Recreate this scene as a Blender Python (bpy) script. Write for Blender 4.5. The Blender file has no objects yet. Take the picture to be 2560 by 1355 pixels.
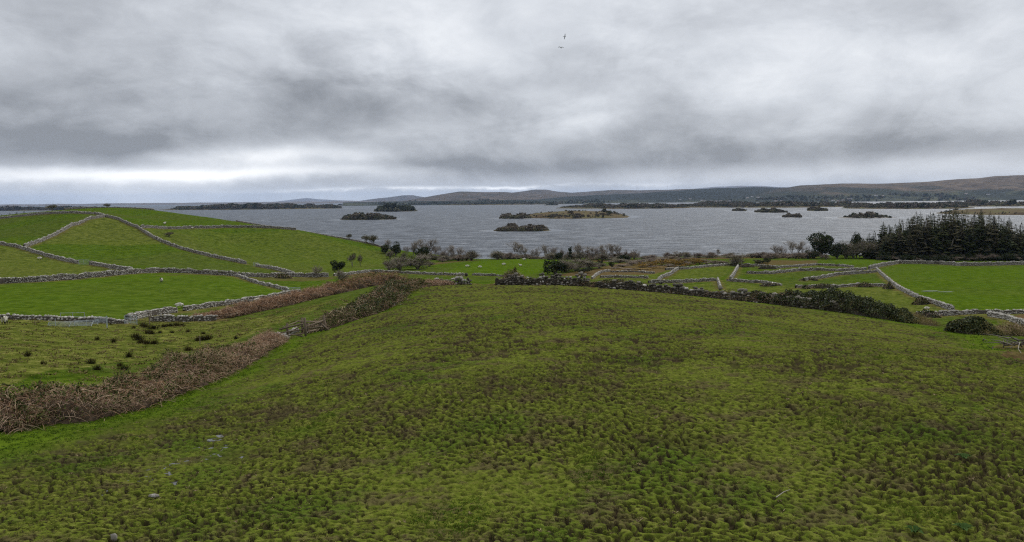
import bpy, math, random
import numpy as np
from mathutils import Vector, Matrix, Euler

# ------------------------------------------------------------------ camera, world, sun, exposure
SC = bpy.context.scene
COL = SC.collection
F_PX, CU, CV, V0, EYE = 1862.0, 1280.0, 677.5, 500.0, 30.0
PITCH = math.atan((CV - V0) / F_PX)
cam_d = bpy.data.cameras.new('camera'); cam = bpy.data.objects.new('camera', cam_d); COL.objects.link(cam)
cam_d.sensor_width = 36.0; cam_d.lens = 36.0 * F_PX / 2560.0
cam_d.clip_start = 0.5; cam_d.clip_end = 90000.0
ROLL = .009
cam.matrix_world = Matrix.Translation((0, 0, EYE)) @ Matrix.Rotation(math.radians(90) - PITCH, 4, 'X') @ Matrix.Rotation(-ROLL, 4, 'Z')
SC.camera = cam
SUN_EL, SUN_AZ, SUN_STR = 40.0, 33.0, 1.5
EXPOSURE = 0.5
SC.view_settings.view_transform = 'Standard'; SC.view_settings.look = 'None'
SC.view_settings.exposure = EXPOSURE; SC.view_settings.gamma = 1.0
SC.view_settings.use_curve_mapping = False
SC.cycles.use_denoising = False; SC.cycles.filter_width = 1.2; SC.cycles.use_adaptive_sampling = False; SC.cycles.sample_clamp_indirect = 1.0
SC.cycles.max_bounces = 5; SC.cycles.diffuse_bounces = 2; SC.cycles.glossy_bounces = 2
SC.cycles.volume_bounces = 1; SC.cycles.transparent_max_bounces = 4
SC.cycles.caustics_reflective = False; SC.cycles.caustics_refractive = False

sd = bpy.data.lights.new('sun', 'SUN'); sd.energy = SUN_STR; sd.angle = math.radians(22); sd.color = (1.0, 0.97, 0.92)
sun = bpy.data.objects.new('sun', sd); COL.objects.link(sun)
_a, _e = math.radians(SUN_AZ), math.radians(SUN_EL)
sun.rotation_euler = Vector((math.sin(_a)*math.cos(_e), math.cos(_a)*math.cos(_e), math.sin(_e))).to_track_quat('Z', 'Y').to_euler()

def ray(u, v):
    """direction of a photo point, scaled to depth 1"""
    cx, cy = (u - CU) / F_PX, -(v - CV) / F_PX
    cr, sr = math.cos(ROLL), math.sin(ROLL); cx, cy = cx*cr + cy*sr, cy*cr - cx*sr
    s, c = math.sin(PITCH), math.cos(PITCH)
    y = c + cy * s; z = -s + cy * c
    return cx / y, 1.0, z / y
def horizon(u): return V0 + (CU-u)*math.tan(ROLL)
def pt(u, v, d):
    r = ray(u, v); return (r[0]*d, d, EYE + r[2]*d)

class NT:
    """tiny node-tree helper"""
    def __init__(s, tree): s.t = tree; s.n = tree.nodes; s.l = tree.links
    def new(s, typ, **kw):
        n = s.n.new(typ)
        for k, v in kw.items(): setattr(n, k, v)
        return n
    def put(s, sock, val):
        if isinstance(val, bpy.types.NodeSocket): s.l.new(val, sock)
        elif val is not None:
            if sock.type == 'RGBA' and len(val) == 3: val = (*val, 1)
            sock.default_value = val
    def m(s, op, a, b=None, c=None, clamp=False):
        n = s.new('ShaderNodeMath', operation=op); n.use_clamp = clamp
        for i, x in enumerate((a, b, c)):
            if x is not None: s.put(n.inputs[i], x)
        return n.outputs[0]
    def mix(s, f, a, b, blend='MIX'):
        n = s.new('ShaderNodeMix', data_type='RGBA', blend_type=blend)
        s.put(n.inputs['Factor'], f); s.put(n.inputs['A'], a) if False else None
        s.put(n.inputs[6], a); s.put(n.inputs[7], b)
        return n.outputs[2]
    def noise(s, vec, scale, detail=4, rough=.55, dist=0.0, dim='3D'):
        n = s.new('ShaderNodeTexNoise', noise_dimensions=dim)
        s.put(n.inputs['Vector'], vec); n.inputs['Scale'].default_value = scale
        n.inputs['Detail'].default_value = detail; n.inputs['Roughness'].default_value = rough
        n.inputs['Distortion'].default_value = dist
        return n.outputs[0]
    def ramp(s, f, stops):
        n = s.new('ShaderNodeValToRGB'); cr = n.color_ramp
        while len(cr.elements) < len(stops): cr.elements.new(0.5)
        for e, (p, c) in zip(cr.elements, stops):
            e.position = p; e.color = (*c, 1) if len(c) == 3 else c
        s.put(n.inputs[0], f); return n.outputs[0]
    def step(s, x, a, b):
        n = s.new('ShaderNodeMapRange', interpolation_type='SMOOTHSTEP')
        s.put(n.inputs[0], x); n.inputs[1].default_value = a; n.inputs[2].default_value = b
        return n.outputs[0]
    def scalevec(s, vec, sx, sy, sz):
        n = s.new('ShaderNodeVectorMath', operation='MULTIPLY'); s.put(n.inputs[0], vec); n.inputs[1].default_value = (sx, sy, sz)
        return n.outputs[0]

W = bpy.data.worlds.new('World'); SC.world = W; W.use_nodes = True
def build_world():
    t = NT(W.node_tree); W.node_tree.nodes.clear()
    out = t.new('ShaderNodeOutputWorld'); bg = t.new('ShaderNodeBackground'); bg.inputs[1].default_value = 0.1
    t.l.new(bg.outputs[0], out.inputs[0])
    sky = t.new('ShaderNodeTexSky', sky_type='NISHITA'); sky.sun_disc = False
    sky.sun_elevation = math.radians(SUN_EL); sky.sun_rotation = math.radians(SUN_AZ)
    tc = t.new('ShaderNodeTexCoord'); sp = t.new('ShaderNodeSeparateXYZ'); t.l.new(tc.outputs['Generated'], sp.inputs[0])
    x, y, z = sp.outputs
    zc = t.m('MAXIMUM', z, 0.0)
    az = t.m('ARCTAN2', x, y); el = t.m('ARCSINE', zc)
    # cloud sheet seen from below: project the direction on a flat layer
    zz = t.m('ADD', zc, 0.20)
    cb = t.new('ShaderNodeCombineXYZ'); t.l.new(t.m('DIVIDE', x, zz), cb.inputs[0]); t.l.new(t.m('DIVIDE', y, zz), cb.inputs[1])
    p = cb.outputs[0]
    n1 = t.noise(t.scalevec(p, .8, 1, 1), 0.55, 2, .5, .3)
    n2 = t.noise(t.scalevec(tc.outputs['Generated'], .9, 1, 2.0), 2.6, 9, .58, .5)
    n3 = t.noise(t.scalevec(tc.outputs['Generated'], 1, 1, 1.8), 4.5, 9, .56, .3)
    # base brightness against height: pale by the horizon, brighter overhead (overcast)
    base = t.m('ADD', 0.435, t.m('MULTIPLY', t.step(el, 0.32, 1.2), 0.45))
    lum = t.m('ADD', base, t.m('MULTIPLY', t.m('SUBTRACT', n1, .5), .16))
    lum = t.m('ADD', lum, t.m('MULTIPLY', t.m('SUBTRACT', n2, .5), .20))
    lum = t.m('ADD', lum, t.m('MULTIPLY', t.m('SUBTRACT', n3, .5), .20))
    n4 = t.noise(t.scalevec(tc.outputs['Generated'], 1, 1, 2.6), 12, 8, .6, .4)
    lum = t.m('ADD', lum, t.m('MULTIPLY', t.m('SUBTRACT', n4, .5), .20))
    e5 = t.step(t.noise(t.scalevec(tc.outputs['Generated'], 1, 1, 1.7), 4.2, 11, .60, .6), .40, .60)
    e6 = t.step(t.noise(t.scalevec(tc.outputs['Generated'], 1.1, 1, 1.9), 9.0, 9, .60, .5), .38, .62)
    lum = t.m('ADD', lum, t.m('ADD', t.m('MULTIPLY', t.m('SUBTRACT', e5, .5), .075), t.m('MULTIPLY', t.m('SUBTRACT', e6, .5), .045)))
    # the cloud bank: bellies and breaks (direction, half sizes in photo points, strength)
    wob = t.m('ADD', t.m('MULTIPLY', t.m('SUBTRACT', n2, .5), .22), t.m('MULTIPLY', t.m('SUBTRACT', n4, .5), .07)); wob2 = t.m('ADD', t.m('MULTIPLY', t.m('SUBTRACT', n3, .5), .085), t.m('MULTIPLY', t.m('SUBTRACT', n4, .5), .035))
    azw = t.m('ADD', az, wob); elw = t.m('ADD', el, t.m('MULTIPLY', wob2, t.m('ADD', .30, t.m('MULTIPLY', el, 3.5))))
    FE = [(60, 350, 420, 45, -.20), (430, 372, 260, 30, -.13), (960, 245, 300, 60, -.17), (620, 300, 300, 50, -.06), (1420, 365, 330, 42, -.12), (1600, 415, 420, 22, -.10),
          (1150, 430, 420, 26, -.13), (2200, 365, 520, 30, -.13), (2480, 345, 220, 36, -.08), (1900, 290, 300, 50, -.07), (1420, 130, 110, 90, -.07), (250, 250, 420, 60, -.07),
          (690, 398, 150, 26, .42), (1010, 70, 190, 120, .17), (250, 440, 420, 14, .36), (650, 436, 300, 11, .22), (120, 490, 800, 26, .10), (880, 400, 90, 18, .10),
          (2150, 428, 460, 20, .12), (1440, 280, 120, 40, .17), (2300, 60, 400, 130, .08), (1800, 180, 260, 70, .05), (500, 60, 300, 80, .04), (1620, 250, 90, 60, -.07)]
    for u, v, su, sv, k in FE:
        r = ray(u, v); a0 = math.atan2(r[0], 1); e0 = math.atan2(r[2], math.hypot(r[0], 1))
        da = t.m('DIVIDE', t.m('SUBTRACT', azw, a0), su / F_PX); de = t.m('DIVIDE', t.m('SUBTRACT', elw, e0), sv / F_PX)
        q = t.m('ADD', t.m('MULTIPLY', da, da), t.m('MULTIPLY', de, de))
        lum = t.m('ADD', lum, t.m('MULTIPLY', t.m('EXPONENT', t.m('MULTIPLY', q, -.7)), k))
    # thin bright slit under the bank
    e1 = math.atan((V0 - 468) / F_PX)
    d1 = t.m('DIVIDE', t.m('SUBTRACT', t.m('ADD', el, t.m('ADD', t.m('MULTIPLY', t.m('SUBTRACT', n3, .5), .016), t.m('MULTIPLY', t.m('SUBTRACT', n4, .5), .014))), t.m('ADD', e1, t.m('MULTIPLY', az, 0.012))), .0022)
    slit = t.m('EXPONENT', t.m('MULTIPLY', t.m('MULTIPLY', d1, d1), -1.0))
    side = t.m('EXPONENT', t.m('MULTIPLY', t.m('POWER', t.m('DIVIDE', t.m('ADD', az, .06), .20), 2), -1.0))
    lum = t.m('ADD', lum, t.m('MULTIPLY', t.m('MULTIPLY', slit, side), t.m('MULTIPLY', t.step(n4, .36, .60), .50)))
    lum = t.m('MAXIMUM', lum, .2)
    hue = t.ramp(lum, [(.2, (.94, .985, 1.075)), (.5, (.95, .99, 1.055)), (.75, (.985, 1, 1.02))])
    sc_ = t.new('ShaderNodeVectorMath', operation='SCALE'); t.l.new(hue, sc_.inputs[0]); t.l.new(t.m('MULTIPLY', lum, 10.0), sc_.inputs[3])
    t.l.new(t.mix(.97, sky.outputs[0], sc_.outputs[0]), bg.inputs[0])
build_world()

# ------------------------------------------------------------------ numeric helpers
rng = np.random.default_rng(7); random.seed(7)
def _hash(ix, iy, seed):
    h = (ix.astype(np.int64)*374761393 + iy.astype(np.int64)*668265263 + seed*974711) & 0xffffffff
    h = ((h ^ (h >> 13)) * 1274126177) & 0xffffffff
    return h ^ (h >> 16)
def pn(x, y, seed=0):
    """gradient noise, about -.7 to .7"""
    xi, yi = np.floor(x), np.floor(y); fx, fy = x - xi, y - yi
    u, v = fx*fx*fx*(fx*(fx*6-15)+10), fy*fy*fy*(fy*(fy*6-15)+10)
    def g(dx, dy):
        a = (_hash(xi+dx, yi+dy, seed) & 1023) * (2*np.pi/1024)
        return np.cos(a)*(fx-dx) + np.sin(a)*(fy-dy)
    a = g(0,0); b = g(1,0); c = g(0,1); d = g(1,1)
    return (a + (b-a)*u) + ((c + (d-c)*u) - (a + (b-a)*u))*v
def fbm(x, y, seed, o=3, g=.5):
    s, a = 0, 1
    for k in range(o):
        s = s + a*pn(x*2**k, y*2**k, seed+k); a *= g
    return s
def sstep(a, b, x):
    t = np.clip((x-a)/(b-a), 0, 1); return t*t*(3-2*t)
def mesh_np(name, V, F, attrs=None, mats=(), midx=None, smooth=False):
    """mesh from arrays; F is an (n,3) or (n,4) index array, or a list of such"""
    Fs = [np.asarray(f) for f in (F if isinstance(F, list) else [F]) if len(f)]
    V = np.asarray(V, np.float32)
    me = bpy.data.meshes.new(name)
    me.vertices.add(len(V)); me.vertices.foreach_set('co', V.ravel())
    loops = np.concatenate([f.ravel() for f in Fs]).astype(np.int32)
    cnt = np.concatenate([np.full(len(f), f.shape[1], np.int32) for f in Fs])
    start = np.concatenate([[0], np.cumsum(cnt)[:-1]]).astype(np.int32)
    me.loops.add(len(loops)); me.loops.foreach_set('vertex_index', loops)
    me.polygons.add(len(cnt)); me.polygons.foreach_set('loop_start', start); me.polygons.foreach_set('loop_total', cnt)
    if smooth: me.polygons.foreach_set('use_smooth', np.ones(len(cnt), bool))
    for m in mats: me.materials.append(m)
    if midx is not None: me.polygons.foreach_set('material_index', np.asarray(midx, np.int32))
    for k, a in (attrs or {}).items():
        a = np.asarray(a, np.float32)
        if a.ndim == 1:
            at = me.attributes.new(k, 'FLOAT', 'POINT'); at.data.foreach_set('value', a)
        else:
            at = me.attributes.new(k, 'FLOAT_COLOR', 'POINT'); at.data.foreach_set('color', a.ravel())
    me.update(calc_edges=True); me.validate()
    return me
def obj(name, me, parent=None, loc=None, label=None, cat=None, group=None, kind=None):
    o = bpy.data.objects.new(name, me); COL.objects.link(o)
    if parent: o.parent = parent
    if loc is not None: o.location = loc
    tag(o, label, cat, group, kind); return o
def tag(o, label=None, cat=None, group=None, kind=None):
    for k, v in (('label', label), ('category', cat), ('group', group), ('kind', kind)):
        if v: o[k] = v
    return o
def empty(name, loc, label, cat, group=None, rz=0.0):
    o = bpy.data.objects.new(name, None); COL.objects.link(o); o.location = loc; o.rotation_euler = (0, 0, rz)
    return tag(o, label, cat, group)
def dup(root, loc, rz=0.0, scale=None, label=None, group=None):
    r = root.copy(); COL.objects.link(r); r.location = loc; r.rotation_euler = (0, 0, rz)
    if scale is not None: r.scale = scale
    if label: r['label'] = label
    if group: r['group'] = group
    for ch in root.children:
        c = ch.copy(); COL.objects.link(c); c.parent = r
        for g in ch.children:
            d = g.copy(); COL.objects.link(d); d.parent = c
    return r
class Geo:
    """collects vertices and faces of one mesh"""
    def __init__(s): s.v = []; s.f3 = []; s.f4 = []; s.m3 = []; s.m4 = []; s.n = 0; s.t = []
    def add(s, V, F, mat=0, tone=.5):
        V = np.asarray(V, float).reshape(-1, 3); F = np.asarray(F)
        (s.f3 if F.shape[1] == 3 else s.f4).append(F + s.n); (s.m3 if F.shape[1] == 3 else s.m4).append(np.full(len(F), mat))
        s.v.append(V); s.t.append(np.full(len(V), tone) if np.isscalar(tone) else tone); s.n += len(V)
    def mesh(s, name, mats, smooth=False):
        F, M = [], []
        if s.f3: F.append(np.concatenate(s.f3)); M.append(np.concatenate(s.m3))
        if s.f4: F.append(np.concatenate(s.f4)); M.append(np.concatenate(s.m4))
        return mesh_np(name, np.concatenate(s.v), F, {'tone': np.concatenate(s.t)}, mats, np.concatenate(M), smooth)
    def tube(s, P, R, n=4, mat=0, tone=.5, cap=True):
        P = np.asarray(P, float); k = len(P); R = np.full(k, R) if np.isscalar(R) else np.asarray(R)
        T = np.gradient(P, axis=0); T /= np.linalg.norm(T, axis=1, keepdims=True) + 1e-9
        ref = np.array([0, 0, 1.]) if abs(T[0][2]) < .9 else np.array([1., 0, 0])
        A = np.cross(T, ref); A /= np.linalg.norm(A, axis=1, keepdims=True) + 1e-9; B = np.cross(T, A)
        an = np.arange(n)*2*np.pi/n + .4
        V = (P[:, None] + R[:, None, None]*(np.cos(an)[None, :, None]*A[:, None] + np.sin(an)[None, :, None]*B[:, None])).reshape(-1, 3)
        i = np.arange(k-1)[:, None]*n; j = np.arange(n)[None]; j2 = (j+1) % n
        s.add(V, np.stack([i+j, i+j2, i+n+j2, i+n+j], -1).reshape(-1, 4), mat, tone)
        if cap and n == 4:
            s.f4.append(np.array([[0, 3, 2, 1]]) + s.n - len(V)); s.f4.append(np.array([[0, 1, 2, 3]]) + s.n - n); s.m4 += [np.full(1, mat)]*2
    def box(s, c, sx, sy, sz, R=None, mat=0, tone=.5):
        V = np.array([[a, b, d] for d in (-.5, .5) for b in (-.5, .5) for a in (-.5, .5)])*(sx, sy, sz)
        if R is not None: V = V @ np.asarray(R).T
        s.add(V + np.asarray(c), np.array([[0,2,3,1],[4,5,7,6],[0,1,5,4],[2,6,7,3],[0,4,6,2],[1,3,7,5]]), mat, tone)

# ------------------------------------------------------------------ materials
MATS = {}
def mat(name, fn, rough=.95, spec=.02):
    m = bpy.data.materials.new(name); m.use_nodes = True; t = NT(m.node_tree); m.node_tree.nodes.clear()
    out = t.new('ShaderNodeOutputMaterial'); b = t.new('ShaderNodeBsdfPrincipled'); t.l.new(b.outputs[0], out.inputs[0])
    b.inputs['Roughness'].default_value = rough; b.inputs['Specular IOR Level'].default_value = spec
    t.b = b; t.out = out
    c = fn(t)
    if c is not None: t.put(b.inputs['Base Color'], c)
    MATS[name] = m; return m
def geo_pos(t): return t.new('ShaderNodeNewGeometry').outputs['Position']
def attr(t, n, fac=True):
    a = t.new('ShaderNodeAttribute', attribute_name=n); return a.outputs['Fac'] if fac else a.outputs['Color']
def objrand(t): return t.new('ShaderNodeObjectInfo').outputs['Random']
def bump(t, h, dist=.1, strength=.6):
    b = t.new('ShaderNodeBump'); b.inputs['Distance'].default_value = dist; b.inputs['Strength'].default_value = strength
    t.put(b.inputs['Height'], h); t.l.new(b.outputs[0], t.b.inputs['Normal'])
def tonemat(name, a, b_, nscale=0, jitter=True, rough=.95, spec=.03, mid=None):
    def fn(t):
        f = attr(t, 'tone')
        if jitter: f = t.m('ADD', f, t.m('MULTIPLY', t.m('SUBTRACT', objrand(t), .5), .35), clamp=True)
        if nscale:
            f = t.m('ADD', f, t.m('MULTIPLY', t.m('SUBTRACT', t.noise(geo_pos(t), nscale, 3), .5), .8), clamp=True)
        return t.ramp(f, [(0, a), (.5, mid), (1, b_)] if mid else [(0, a), (1, b_)])
    return mat(name, fn, rough, spec)

def ground_fn(t):
    P = geo_pos(t)
    sp = t.new('ShaderNodeSeparateColor'); t.l.new(attr(t, 'cover', False), sp.inputs[0])
    lush, brown, poach = sp.outputs
    mud = attr(t, 'mud'); rough_ = attr(t, 'rough')
    nA = t.noise(P, 1.9, 5, .6); nB = t.noise(P, .16, 5, .55); nC = t.noise(P, 9, 4, .65); nD = t.noise(P, .03, 3, .5); nE = t.noise(P, .55, 5, .68, .4)
    pasture = t.ramp(nA, [(.30, (.030, .054, .005)), (.5, (.053, .088, .007)), (.68, (.084, .116, .012))])
    pasture = t.mix(t.m('MULTIPLY', t.step(nB, .42, .62), .75), pasture, t.ramp(nC, [(.3, (.034, .066, .008)), (.7, (.066, .106, .012))]))
    pasture = t.mix(t.m('MULTIPLY', t.step(nD, .42, .60), .4), pasture, t.ramp(nA, [(.3, (.040, .052, .013)), (.7, (.092, .096, .028))]))
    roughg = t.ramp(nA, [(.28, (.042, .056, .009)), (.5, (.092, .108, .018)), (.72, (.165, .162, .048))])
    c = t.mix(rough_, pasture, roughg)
    c = t.mix(1.0, c, t.ramp(nE, [(.33, (.46, .50, .50)), (.5, (.98, .97, 1)), (.68, (1.55, 1.38, 1.7))]), 'MULTIPLY')
    lushc = t.ramp(nE, [(.3, (.044, .080, .005)), (.55, (.070, .120, .006)), (.75, (.092, .138, .011))])
    c = t.mix(t.m('MULTIPLY', lush, t.m('ADD', .75, t.m('MULTIPLY', nB, .4)), clamp=True), c, lushc)
    # trampled pasture: yellow-green turf with bare wet mud in the hoof holes, darkened to add their shade
    turf = t.ramp(t.noise(P, 5.5, 7, .72), [(.3, (.050, .070, .010)), (.5, (.100, .123, .017)), (.7, (.168, .174, .040))])
    turf = t.mix(t.m('MULTIPLY', t.step(t.noise(P, .22, 4, .55), .52, .68), .8), turf, t.ramp(nC, [(.3, (.038, .072, .008)), (.7, (.074, .116, .014))]))
    turf = t.mix(t.m('MULTIPLY', t.step(t.noise(P, .8, 6, .70), .49, .62), .72), turf, t.ramp(nC, [(.3, (.050, .036, .022)), (.7, (.120, .090, .050))]))
    c = t.mix(poach, c, turf)
    mudc = t.ramp(nC, [(.25, (.010, .008, .006)), (.75, (.048, .033, .023))])
    c = t.mix(t.m('MULTIPLY', mud, .92), c, mudc)
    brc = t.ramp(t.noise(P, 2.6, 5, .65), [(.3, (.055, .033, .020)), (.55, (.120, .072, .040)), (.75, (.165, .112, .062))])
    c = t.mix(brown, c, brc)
    bump(t, t.m('ADD', nC, t.m('MULTIPLY', nA, 2.2)), .09, .55)
    return c
mat('ground', ground_fn, 1.0, 0.0)
def stone_fn(t):
    P = geo_pos(t); f = attr(t, 'tone')
    n = t.noise(P, 5, 5, .65); n2 = t.noise(P, 14, 3, .6)
    c = t.ramp(f, [(0, (.125, .113, .096)), (.45, (.275, .256, .224)), (1, (.43, .41, .37))])
    c = t.mix(t.step(n, .54, .66), c, (.50, .49, .46))          # lichen
    c = t.mix(t.m('MULTIPLY', t.step(n2, .56, .7), .7), c, (.075, .066, .052))
    bump(t, n2, .03, .6); return c
mat('stone', stone_fn, .92, .2)
def stonedark_fn(t):
    P = geo_pos(t); f = attr(t, 'tone')
    n = t.noise(P, 5, 5, .65); n2 = t.noise(P, 14, 3, .6)
    c = t.ramp(f, [(0, (.026, .023, .018)), (.5, (.075, .066, .052)), (1, (.24, .22, .185))])
    c = t.mix(t.step(n, .60, .70), c, (.33, .315, .28))
    c = t.mix(t.m('MULTIPLY', t.step(n2, .55, .7), .5), c, (.060, .060, .026))
    bump(t, n2, .03, .6); return c
mat('dark_stone', stonedark_fn, .92, .2)
mat('soil', lambda t: (.060, .052, .042))
mat('dark_soil', lambda t: (.034, .030, .022))
mat('litter', lambda t: t.ramp(t.noise(geo_pos(t), 6, 4, .65), [(.3, (.036, .026, .018)), (.7, (.125, .092, .066))]))
tonemat('bramble_stem', (.135, .085, .058), (.48, .36, .255), mid=(.30, .205, .142), nscale=.9, jitter=False)
tonemat('bracken', (.13, .066, .038), (.42, .27, .160), mid=(.26, .145, .084), nscale=.9, jitter=False)
tonemat('straw', (.16, .115, .065), (.36, .285, .170), jitter=False)
tonemat('dry_tip', (.10, .085, .032), (.21, .175, .070), jitter=False)
tonemat('bramble_leaf', (.026, .034, .012), (.125, .130, .042), mid=(.062, .072, .024), nscale=1.2, jitter=False)
tonemat('ivy_leaf', (.014, .020, .008), (.078, .096, .028), mid=(.032, .045, .014), nscale=1.0, jitter=False, rough=.6, spec=.3)
tonemat('bark', (.085, .074, .060), (.23, .205, .172))
tonemat('pale_bark', (.16, .14, .115), (.30, .275, .235))
tonemat('twig', (.165, .140, .112), (.38, .33, .275))
tonemat('purple_twig', (.135, .104, .086), (.32, .255, .21))
tonemat('olive_leaf', (.036, .038, .016), (.140, .136, .066), mid=(.078, .077, .036))
tonemat('dark_leaf', (.012, .018, .009), (.055, .068, .026), mid=(.025, .034, .014))
tonemat('spruce_needle', (.010, .015, .007), (.062, .068, .028), mid=(.027, .034, .014))
tonemat('brown_needle', (.026, .024, .014), (.098, .088, .050), mid=(.052, .048, .028))
tonemat('far_olive', (.066, .066, .038), (.170, .160, .095))
tonemat('far_brown', (.078, .066, .050), (.185, .158, .122))
tonemat('far_dark', (.030, .036, .024), (.090, .098, .058))
tonemat('gorse_flower', (.080, .058, .012), (.340, .200, .024), mid=(.175, .108, .018))
tonemat('rush', (.012, .013, .006), (.088, .062, .022), mid=(.036, .032, .012))
tonemat('grass_blade', (.038, .058, .008), (.225, .212, .056), mid=(.098, .120, .017))
tonemat('lush_blade', (.038, .076, .007), (.135, .185, .022), mid=(.076, .130, .012))
tonemat('dock_leaf', (.022, .046, .010), (.048, .082, .022))
tonemat('weathered_wood', (.070, .054, .040), (.230, .185, .135), nscale=4, jitter=False)
tonemat('fleece', (.42, .39, .33), (.60, .57, .50), nscale=6, jitter=False)
tonemat('sheep_skin', (.015, .014, .013), (.06, .055, .05), jitter=False)
mat('galvanised', lambda t: t.ramp(t.noise(geo_pos(t), 3, 3), [(.3, (.20, .24, .25)), (.7, (.38, .43, .44))]), .5, .4)
mat('house_wall', lambda t: t.ramp(objrand(t), [(0, (.62, .60, .57)), (1, (.82, .81, .79))]))
mat('house_roof', lambda t: t.ramp(objrand(t), [(0, (.06, .06, .065)), (1, (.16, .13, .12))]))
mat('window_glass', lambda t: (.03, .035, .04), .15, .5)
mat('turbine_white', lambda t: (.75, .76, .77), .5, .3)
tonemat('gull_feather', (.10, .10, .11), (.34, .34, .36), jitter=False)
mat('moor', lambda t: (
    lambda P: t.mix(t.step(t.noise(P, .0045, 6, .62), .50, .60),
              t.ramp(t.noise(P, .012, 8, .66), [(.32, (.040, .032, .026)), (.5, (.078, .062, .048)), (.68, (.130, .104, .078))]),
              t.ramp(t.noise(P, .02, 6, .6), [(.3, (.030, .030, .024)), (.7, (.074, .062, .046))])))(geo_pos(t)))
mat('forest_hill', lambda t: t.ramp(t.noise(geo_pos(t), .02, 8, .7), [(.3, (.010, .018, .013)), (.55, (.020, .032, .022)), (.75, (.046, .056, .030))]))
def mixed_fn(t):
    P = geo_pos(t); h = t.new('ShaderNodeSeparateXYZ'); t.l.new(P, h.inputs[0])
    moor = t.ramp(t.noise(P, .010, 8, .68), [(.32, (.040, .032, .025)), (.5, (.090, .068, .050)), (.68, (.150, .116, .082))])
    field = t.ramp(t.noise(P, .006, 7, .7), [(.36, (.016, .021, .017)), (.5, (.042, .046, .030)), (.56, (.080, .082, .044)), (.66, (.050, .044, .034))])
    wood = t.ramp(t.noise(P, .03, 6, .7), [(.3, (.010, .014, .014)), (.7, (.032, .036, .030))])
    wet = t.m('ADD', h.outputs[2], t.m('MULTIPLY', t.m('SUBTRACT', t.noise(P, .0016, 5, .6), .5), 150))
    c = t.mix(t.step(wet, 48, 78), field, moor)
    f = t.m('MULTIPLY', t.step(t.noise(P, .0030, 5, .6), .50, .56), t.m('SUBTRACT', 1.0, t.step(wet, 85, 120)))
    ea = t.m('MULTIPLY', attr(t, 'forest'), t.step(t.m('ADD', h.outputs[2], t.m('MULTIPLY', t.m('SUBTRACT', t.noise(P, .003, 4, .6), .5), 90)), 5, 30))
    return t.mix(t.m('MAXIMUM', t.m('MULTIPLY', f, .8), ea), c, wood)
mat('far_slopes', mixed_fn)
mat('far_pale', lambda t: t.ramp(t.noise(geo_pos(t), .003, 6, .6), [(.3, (.07, .065, .055)), (.7, (.16, .125, .10))]))
mat('island_soil', lambda t: t.ramp(t.noise(geo_pos(t), .05, 5, .6), [(.35, (.050, .036, .022)), (.5, (.090, .070, .035)), (.65, (.060, .070, .022))]))
mat('island_pasture', lambda t: t.ramp(t.noise(geo_pos(t), .035, 6, .62), [(.34, (.060, .042, .026)), (.5, (.100, .076, .040)), (.64, (.098, .092, .040)), (.76, (.070, .048, .030))]))
mat('shingle', lambda t: t.ramp(t.noise(geo_pos(t), .3, 4), [(.3, (.10, .09, .08)), (.7, (.28, .26, .23))]))
def water_fn(t):
    P = geo_pos(t)
    p2 = t.scalevec(P, 1.0, 1.0, 0)
    w1 = t.noise(p2, .055, 3, .6, .4); w2 = t.noise(p2, .22, 4, .65, .5); w3 = t.noise(p2, .9, 3, .6)
    gust = t.noise(t.scalevec(P, .35, 1, 0), .006, 4, .6)
    h = t.m('ADD', t.m('MULTIPLY', w1, 2.0), t.m('ADD', t.m('MULTIPLY', w2, 1.0), t.m('MULTIPLY', w3, .35)))
    calm = attr(t, 'calm'); live = t.m('SUBTRACT', 1.0, t.m('MULTIPLY', calm, .85)); bump(t, t.m('MULTIPLY', h, live), 2.6, 1.0)
    cap = t.m('MULTIPLY', t.step(t.noise(t.scalevec(P, .6, 1, 0), .16, 6, .78, .4), .575, .64), t.step(gust, .34, .58))
    chop = t.noise(t.scalevec(P, .5, 1, 0), .075, 6, .75, .5)
    c = t.mix(t.m('MULTIPLY', t.m('MULTIPLY', cap, live), .38), t.ramp(chop, [(.38, (.020, .027, .038)), (.5, (.066, .078, .096)), (.61, (.150, .168, .195))]), (.66, .68, .70))
    t.b.inputs['IOR'].default_value = 1.33; t.b.inputs['Specular IOR Level'].default_value = .20
    t.put(t.b.inputs['Roughness'], t.m('ADD', t.m('MULTIPLY', live, t.m('ADD', t.m('MULTIPLY', chop, .25), t.m('MULTIPLY', gust, .12))), .26))
    return c
mat('lake_water', water_fn, .4, .5)
mat('puddle_water', lambda t: (.05, .05, .05), .08, .5)
M = MATS

# ------------------------------------------------------------------ terrain: measured points (photo column, photo row, metres away)
DRV = ([630, 650, 660, 670, 680, 690, 700, 720, 740, 760, 780, 790, 800, 816, 850], [345, 310, 278, 252, 230, 212, 195, 165, 143, 124, 110, 100, 90, 76, 60])
def dR(v): return float(np.interp(v, *DRV))
def R(*uv): return [(u, v, dR(v)) for u, v in uv]
WALLS = {}   # base lines
WALLS['front_a'] = [(1010,714,98.5),(1060,713,100),(1110,712,101),(1175,711,102)]
WALLS['front_b'] = [(1238,712,101),(1300,712,101),(1350,711.5,101),(1410,713,100),(1470,716,99)]
WALLS['front_c'] = [(1490,718,98),(1600,727,95),(1700,736,91),(1800,747,86),(1900,757,81),(2000,769,76),(2110,782,71.5)]
HEDGE_R = [(2200,796,68),(2280,809,64)]
WALLS['pen_a'] = [(-60,800,77),(0,800,78),(100,803,79),(180,806,80),(250,809,81),(315,812,80.5)]
WALLS['pen_b'] = [(372,806,84),(430,806,85),(480,806,86),(540,803,87)]
WALLS['pen_c'] = [(318,806,84),(345,799,88),(380,791,93),(440,783,98)]
WALLS['mid_a'] = [(460,780,100),(540,768,107),(620,757,114),(700,743,123),(750,734,129)]
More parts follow.
